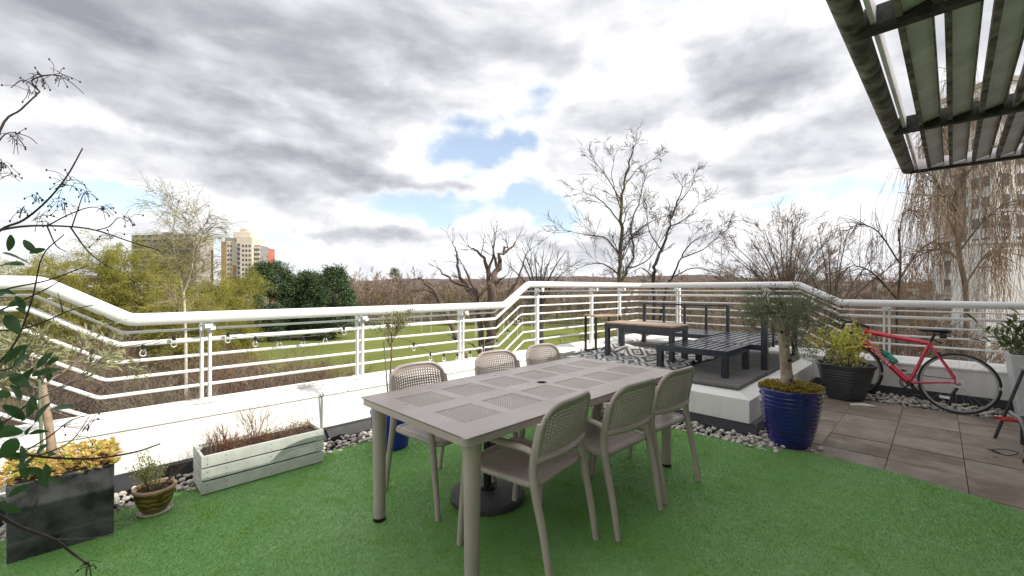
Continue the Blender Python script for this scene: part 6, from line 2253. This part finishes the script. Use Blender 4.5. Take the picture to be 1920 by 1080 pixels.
# young white stemmed trees on the lawn
yt = thing('young_birch', 'slender young birch with white stem standing on the lawn', 'tree', (0, 0, ZG), 0, 'young birches dotted over the lawn')
MB().tube([(0, 0, 0), (.04, 0, 2.2), (0, .05, 4.2), (.05, 0, 5.6)], [.09, .075, .05, .02], 7).build('trunk', M_BIRCH, yt, smooth=True)
cr = MB()
for k in range(12):
    a = rng.uniform(0, 6.28)
    grow(cr, rng, (0, 0, rng.uniform(3.0, 5.2)), (math.cos(a), math.sin(a), 1.2), rng.uniform(.7, 1.2), .02, 1, dict(kids=4, ang=.5, wob=.15, up=.04, ratio=.6, rmin=.010))
cr.build('crown', M_TWG_B, yt)
first = True
for x, d in [(-26, 92), (-19, 100), (-14, 96), (-11.5, 104), (-8.2, 98), (-7.6, 88), (-4.6, 92), (-2.0, 99), (-.8, 90), (1.2, 96), (-31, 103), (-23, 108), (4.0, 86), (-38, 98), (2.6, 105), (-16.5, 112), (-5.5, 110)]:
    o = yt if first else copy_tree(yt)
    first = False
    o.location = park(x, d)
    o.rotation_euler = (0, 0, rng.uniform(0, 6.28))
    o.scale = (1, 1, rng.uniform(.85, 1.15))
    o['label'] = 'slender young birch with white stem standing on the lawn'


# brown thicket below the railing
def shrub_proto(seed, m, mleaf, H, R0, nleaf, rmin=.009, n=46):
    rng = np.random.default_rng(seed)
    t = thing('shrub', 'x', 'shrub', (0, 0, 0))
    cr, tips = MB(), []
    for k in range(n):
        a = rng.uniform(0, 6.28)
        e = rng.uniform(.1, .75)
        q = (R0 * .5 * rng.normal(0, .6), R0 * .5 * rng.normal(0, .6), 0)
        grow(cr, rng, q, (math.cos(a) * e, math.sin(a) * e, 1), H * rng.uniform(.55, .8), .035, 2, dict(kids=6, ang=.55, wob=.15, up=.04, ratio=.5, rmin=rmin), tips)
    cr.build('branches', m, t)
    if nleaf:
        cloud('dry_leaves', mleaf, t, rng, tips, nleaf, .10, .11, .06, .3)
    return t


M_COPPER = leaf_mat('copper_beech_leaf', (0.15, 0.06, 0.025), (0.36, 0.17, 0.075), scale=.4)
M_IVY = leaf_mat('mixed_green_leaf', (0.05, 0.07, 0.012), (0.16, 0.17, 0.04), scale=.4)
sa = shrub_proto(101, M_TWG_B, M_COPPER, 6.0, 3.0, 5500)
sb = shrub_proto(102, M_TWG_D, M_COPPER, 5.2, 2.8, 2200)
sc_ = shrub_proto(103, M_TWG_B, M_IVY, 5.6, 3.0, 3800)
P_ = [(sa, -19.5, 30, 1.05, 'copper leaved shrub of the thicket below the left railing'), (sb, -16.5, 27, 1.0, None), (sa, -22.5, 34, 1.0, None), (sc_, -17.0, 23, .9, None), (sb, -24, 28, 1.1, None), (sa, -14.0, 33, .85, None), (sc_, -21, 25, 1.0, None), (sb, -28, 36, 1.15, None),
      (sa, -15.3, 30, .95, None), (sb, -26.5, 24, 1.0, None), (sc_, -12.8, 26, .7, None), (sa, -31, 31, 1.2, None), (sb, -18.5, 36, .9, None),
      (sc_, 4.2, 26, 1.25, None), (sb, 6.6, 29, 1.35, None), (sa, 9.2, 27, 1.35, None), (sa, 12.0, 30, 1.40, None), (sc_, 14.5, 27, 1.35, None), (sb, 16.8, 31, 1.4, None), (sa, 19.5, 28, 1.35, None), (sc_, 22, 32, 1.45, None), (sb, 25, 29, 1.4, None), (sa, 28, 33, 1.45, None), (sb, 31, 30, 1.4, None), (sc_, 34, 34, 1.45, None),
      (sb, 2.6, 22, 1.1, None), (sc_, 10.6, 22, 1.1, None), (sb, 15.5, 21, 1.1, None), (sb, 20, 22, 1.2, None), (sc_, 24, 22, 1.25, None), (sb, 28, 24, 1.25, None), (sa, 23.0, 17.5, 1.1, None), (sb, 19.0, 17.0, 1.1, None), (sb, 13.0, 17.5, 1.0, None)]
seen = set()
for k, (pr_, x, d, s, lab) in enumerate(P_):
    o = pr_ if pr_.name not in seen else copy_tree(pr_)
    seen.add(pr_.name)
    o.location = park(x, d)
    o.rotation_euler = (0, 0, rng.uniform(0, 6.28))
    o.scale = (s, s, s * rng.uniform(.9, 1.1))
    left = x < 0
    o['group'] = 'thicket shrubs below the left railing' if left else 'thicket shrubs behind the raised corner railing'
    kind = {sa.name.split('.')[0]: ''}
    nm = 'copper leaved' if o.children and any(c.name.startswith('dry_leaves') and c.data.materials[0] is M_COPPER for c in o.children) else 'green leaved'
    o['label'] = (nm + ' twiggy shrub in the thicket below the left part of the railing') if left else (nm + ' twiggy shrub in the thicket beyond the deck corner railing')

# ------------------------------------------------------------------ buildings
M_CREAM_W = mat('cream_render', (0.62, 0.55, 0.45), .8, .06, .15)
M_BRICK_T = mat('tan_brick', (0.34, 0.24, 0.14), .85, .12, .3)
M_BRICK_R = mat('red_brick', (0.42, 0.15, 0.11), .85, .12, .3)
M_GREY_C = mat('grey_concrete', (0.36, 0.33, 0.30), .85, .12, .2)
M_WIN = mat('far_window', (0.09, 0.10, 0.12), .2, .3, .5)
M_BALC = mat('balcony_grey', (0.26, 0.24, 0.23), .8, .15, .5)  # plain grey shared by balconies, side wing, roofs and roof plant
M_WHITE_B = mat('white_tower_render', (0.78, 0.78, 0.77), .8, .05, .2)
WIN_ME = {}


def window(parent, x, y, z, w, h, m=None, face='y'):
    key = (round(w, 2), round(h, 2), face)
    if key not in WIN_ME:
        mb = MB().box((0, 0, 0), (w, .16, h) if face == 'y' else (.16, w, h))
        WIN_ME[key] = mb.mesh('window')
        WIN_ME[key].materials.append(m or M_WIN)
    o = bpy.data.objects.new('window', WIN_ME[key])
    COL.objects.link(o)
    o.parent = parent
    o.location = (x, y, z)
    return o


# cream tower
tw = thing('tower_block', 'cream tower block with stepped roof and central balconies', 'building', park(-158.5, 248), R(-45 + 8))
MB().b2(-12, -1.0, 0, 14, 0, 40).build('wall', M_CREAM_W, tw)
MB().b2(-0.99, 9.5, -1.5, 14, 0, 42.5).build('wall', M_CREAM_W, tw)
MB().b2(-12.05, -8.5, -0.15, 13.9, 0, 39.5).build('brick_bay', M_BRICK_T, tw)
MB().b2(-4.4, -1.05, -0.3, 13.9, 0, 25.5).build('brick_bay', M_BRICK_T, tw)
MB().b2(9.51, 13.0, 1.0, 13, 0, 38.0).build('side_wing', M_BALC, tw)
MB().b2(-6, 6, 3, 12, 42.51, 46).b2(-2, 3, 4, 10, 46.01, 48).build('roof_plant', M_CREAM_W, tw)
MB().b2(-11, -1.1, 2, 12, 40.01, 42.2).build('roof_plant', M_BALC, tw)
for f in range(13):
    z = 2.5 + f * 2.85
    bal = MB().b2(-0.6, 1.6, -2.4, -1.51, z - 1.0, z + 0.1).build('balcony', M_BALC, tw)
    window(tw, 0.5, -1.5, z + 1.0, 1.8, 1.6)
    for x in (3.4, 5.6, 7.8):
        window(tw, x, -1.5, z + .4, 1.35, 1.5)
    for x in (-7.4, -5.6):
        window(tw, x, 0.0, z + .4, 1.0, 1.3)
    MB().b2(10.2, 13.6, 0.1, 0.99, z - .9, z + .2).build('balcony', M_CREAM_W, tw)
tw.scale = (.80, 1, .95)
rb = thing('brick_block', 'red brick apartment block beside the cream tower', 'building', park(-153.5, 262), R(-45 + 8))
rb.scale = (.55, 1, 1)
MB().b2(-6, 5, 0, 12, 0, 35).build('wall', M_BRICK_R, rb)
MB().b2(-6.2, 5.2, -.2, 12.2, 35.0, 35.7).build('roof', M_BALC, rb)
for f in range(11):
    for x in (-4, -1, 2):
        window(rb, x, 0, 3.5 + f * 2.9, 1.3, 1.5)
sl = thing('slab_block', 'grey concrete slab block seen through the silver birch', 'building', park(-196, 240), R(-45 - 6))
MB().b2(-20, 20, 0, 12, 0, 41.0).build('wall', M_GREY_C, sl)
MB().b2(-3, 4, 2, 10, 41.01, 42.5).build('roof_plant', M_BALC, sl)
for f in range(13):
    MB().b2(-19, 19, -.7, -.01, 2.0 + f * 3.0, 3.1 + f * 3.0).build('balcony', M_BALC if f % 2 else M_GREY_C, sl)
    for x in range(-17, 19, 4):
        window(sl, x, 0, 4.1 + f * 3.0, 2.2, 1.5)
MB().tube([(-30, 6, 42.3), (-12, 6, 42.8)], .12, 5).b2(-12.3, -11.9, 5.8, 6.2, 41.01, 44).build('roof_antenna', M_BALC, sl)
lo = thing('low_building', 'low pale building with white framed windows at the left edge beyond the railing', 'building', park(-74, 64), R(-45 + 20))
MB().b2(-10, 12, 0, 8, 0, 12.4).build('wall', mat('buff_render', (.42, .38, .31), .85, .1, .4), lo)
MB().b2(-10.3, 12.3, -.4, 8.3, 12.41, 12.9).build('roof', M_BALC, lo)
for f in range(3):
    for x in (-8, -4.5, -1, 2.5, 6, 9.5):
        w = window(lo, x, 0, 3 + f * 3.6, 2.2, 1.6)
        MB().b2(-1.3, 1.3, -.18, -.09, .82, 1.0).b2(-1.3, 1.3, -.18, -.09, -1.0, -.82).build('frame', M_RAIL, w)

# white tower on the right with low white block in front
wt = thing('tower_block', 'tall white tower block with rows of windows behind the weeping birch', 'building', park(68.0, 60), R(-45))
MB().b2(0, 34, 0, 9, 0, 40).build('wall', M_WHITE_B, wt)
MB().b2(-.2, 34.2, -.2, 9.2, 40.01, 40.7).build('roof', M_GREY_C, wt)
for f in range(13):
    z = 2.6 + f * 2.95
    for x in (1.4, 3.6, 5.0, 7.4, 9.6, 12, 14.4, 17, 20):
        window(wt, x, 0, z, 1.0, 1.7)
    for y in (1.2, 2.6, 6.6):
        window(wt, 0, y, z, 0.9, 1.5, face='x')
    MB().b2(-1.2, -.01, 3.6, 5.8, z - 1.2, z - .2).build('balcony', M_GREY_C, wt)
    window(wt, 0, 4.7, z + .6, 1.6, 1.9, face='x')
lw = thing('low_block', 'plain white flat-roofed block beyond the right parapet', 'building', park(33.9, 30.5), R(-45))
MB().b2(0, 15, 0, 2.4, 0, 14.1).build('wall', M_WHITE_B, lw)
MB().b2(-.08, 15.1, -.1, 2.5, 14.11, 14.35).build('coping', M_RAIL, lw)
# estate blocks glimpsed through the twigs
for k, (x, d, w, h, lab) in enumerate([(98, 125, 16, 12.2, 'pale gridded estate block low behind the thin twigs right of the deck'), (118, 130, 9, 10.8, 'pale estate block half hidden behind the weeping twigs')]):
    es = thing('estate_block', lab, 'building', park(x, d), R(-45 - 30))
    MB().b2(-w / 2, w / 2, 0, 9, 0, h).build('wall', M_WHITE_B, es)
    MB().b2(-w / 2 - .2, w / 2 + .2, -.2, 9.2, h + .01, h + .5).build('roof', M_BALC, es)
    for f in range(4):
        for q in range(int(w / 1.9)):
            window(es, -w / 2 + 1.3 + q * 1.85, 0, h - 1.6 - f * 2.7, 1.1, 1.4)
# small houses under the ridge
M_ROOF = mat('slate_roof', (.16, .15, .16), .8, .15, .3)


def house(x, d, w, hw_, hr, mw, lab, rz=0, tower=False):
    t = thing('house', lab, 'house', park(x, d), R(-45 + rz), 'houses glimpsed above the railing')
    MB().b2(-w / 2, w / 2, 0, 8, 0, hw_).build('wall', mw, t)
    r = MB()
    ext(r, [(-w / 2 - .3, -.3, hw_ + .01), (-w / 2 - .3, 8.3, hw_ + .01), (-w / 2 - .3, 4, hw_ + hr)], (w + .6, 0, 0))
    ro = r.build('roof', M_ROOF, t)
    MB().b2(w / 4, w / 4 + .9, 3, 4, hw_ + hr * .4, hw_ + hr + 1.2).build('chimney', M_BRICK_T, ro)
    for q in range(max(2, int(w / 3))):
        window(t, -w / 2 + 1.6 + q * 2.8, 0, hw_ - 1.6, 1.2, 1.4)
    if tower:
        tt = MB().b2(-1.4, 1.4, -.5, 2.3, 0, hw_ + 2.0).build('tower', M_WHITE_B, t)
        MB().lathe([(2.2, hw_ + 2.01), (0.9, hw_ + 3.4), (.02, hw_ + 5.4)], (0, .9, 0), 8).build('spire', M_ROOF, tt)
        MB().b2(-.5, .5, -.62, -.51, hw_ - .6, hw_ + 1.2).build('window', M_WIN, tt)


house(26, 190, 12, 9.2, 4.0, M_WHITE_B, 'white house with slate roof just above the railing under the tallest bare tree')
house(44, 185, 13, 8.6, 4.2, M_CREAM_W, 'cream gabled house between the two tall bare trees', 20)
house(68, 180, 10, 10.4, 3.0, M_WHITE_B, 'white house with pointed turret right of the leaning bare tree', 0, True)
house(36, 200, 9, 9.0, 3.4, M_WHITE_B, 'small white house beside the trunk of the tallest bare tree', -15)
house(54, 195, 11, 8.8, 3.6, M_WHITE_B, 'white house left of the turreted one', 10)
# lattice mast on the skyline
ms = thing('lattice_mast', 'thin lattice mast on the skyline left of the tallest bare tree', 'mast', park(92, 700), R(-45))
mb = MB()
for sx in (-1, 1):
    for sy in (-1, 1):
        mb.tube([(sx * 3.2, sy * 3.2, 0), (sx * .9, sy * .9, 72)], .28, 4)
mb.build('legs', M_GREY_C, ms)
mb = MB()
for k in range(16):
    z = k * 4.5
    a, b_ = 3.2 - 2.3 * z / 72, 3.2 - 2.3 * (z + 4.5) / 72
    for (p, q) in (((-a, -a, z), (b_, -b_, z + 4.5)), ((a, -a, z), (-b_, -b_, z + 4.5)), ((-a, a, z), (b_, b_, z + 4.5))):
        mb.tube([p, q], .12, 3)
mb.build('bracing', M_GREY_C, ms)
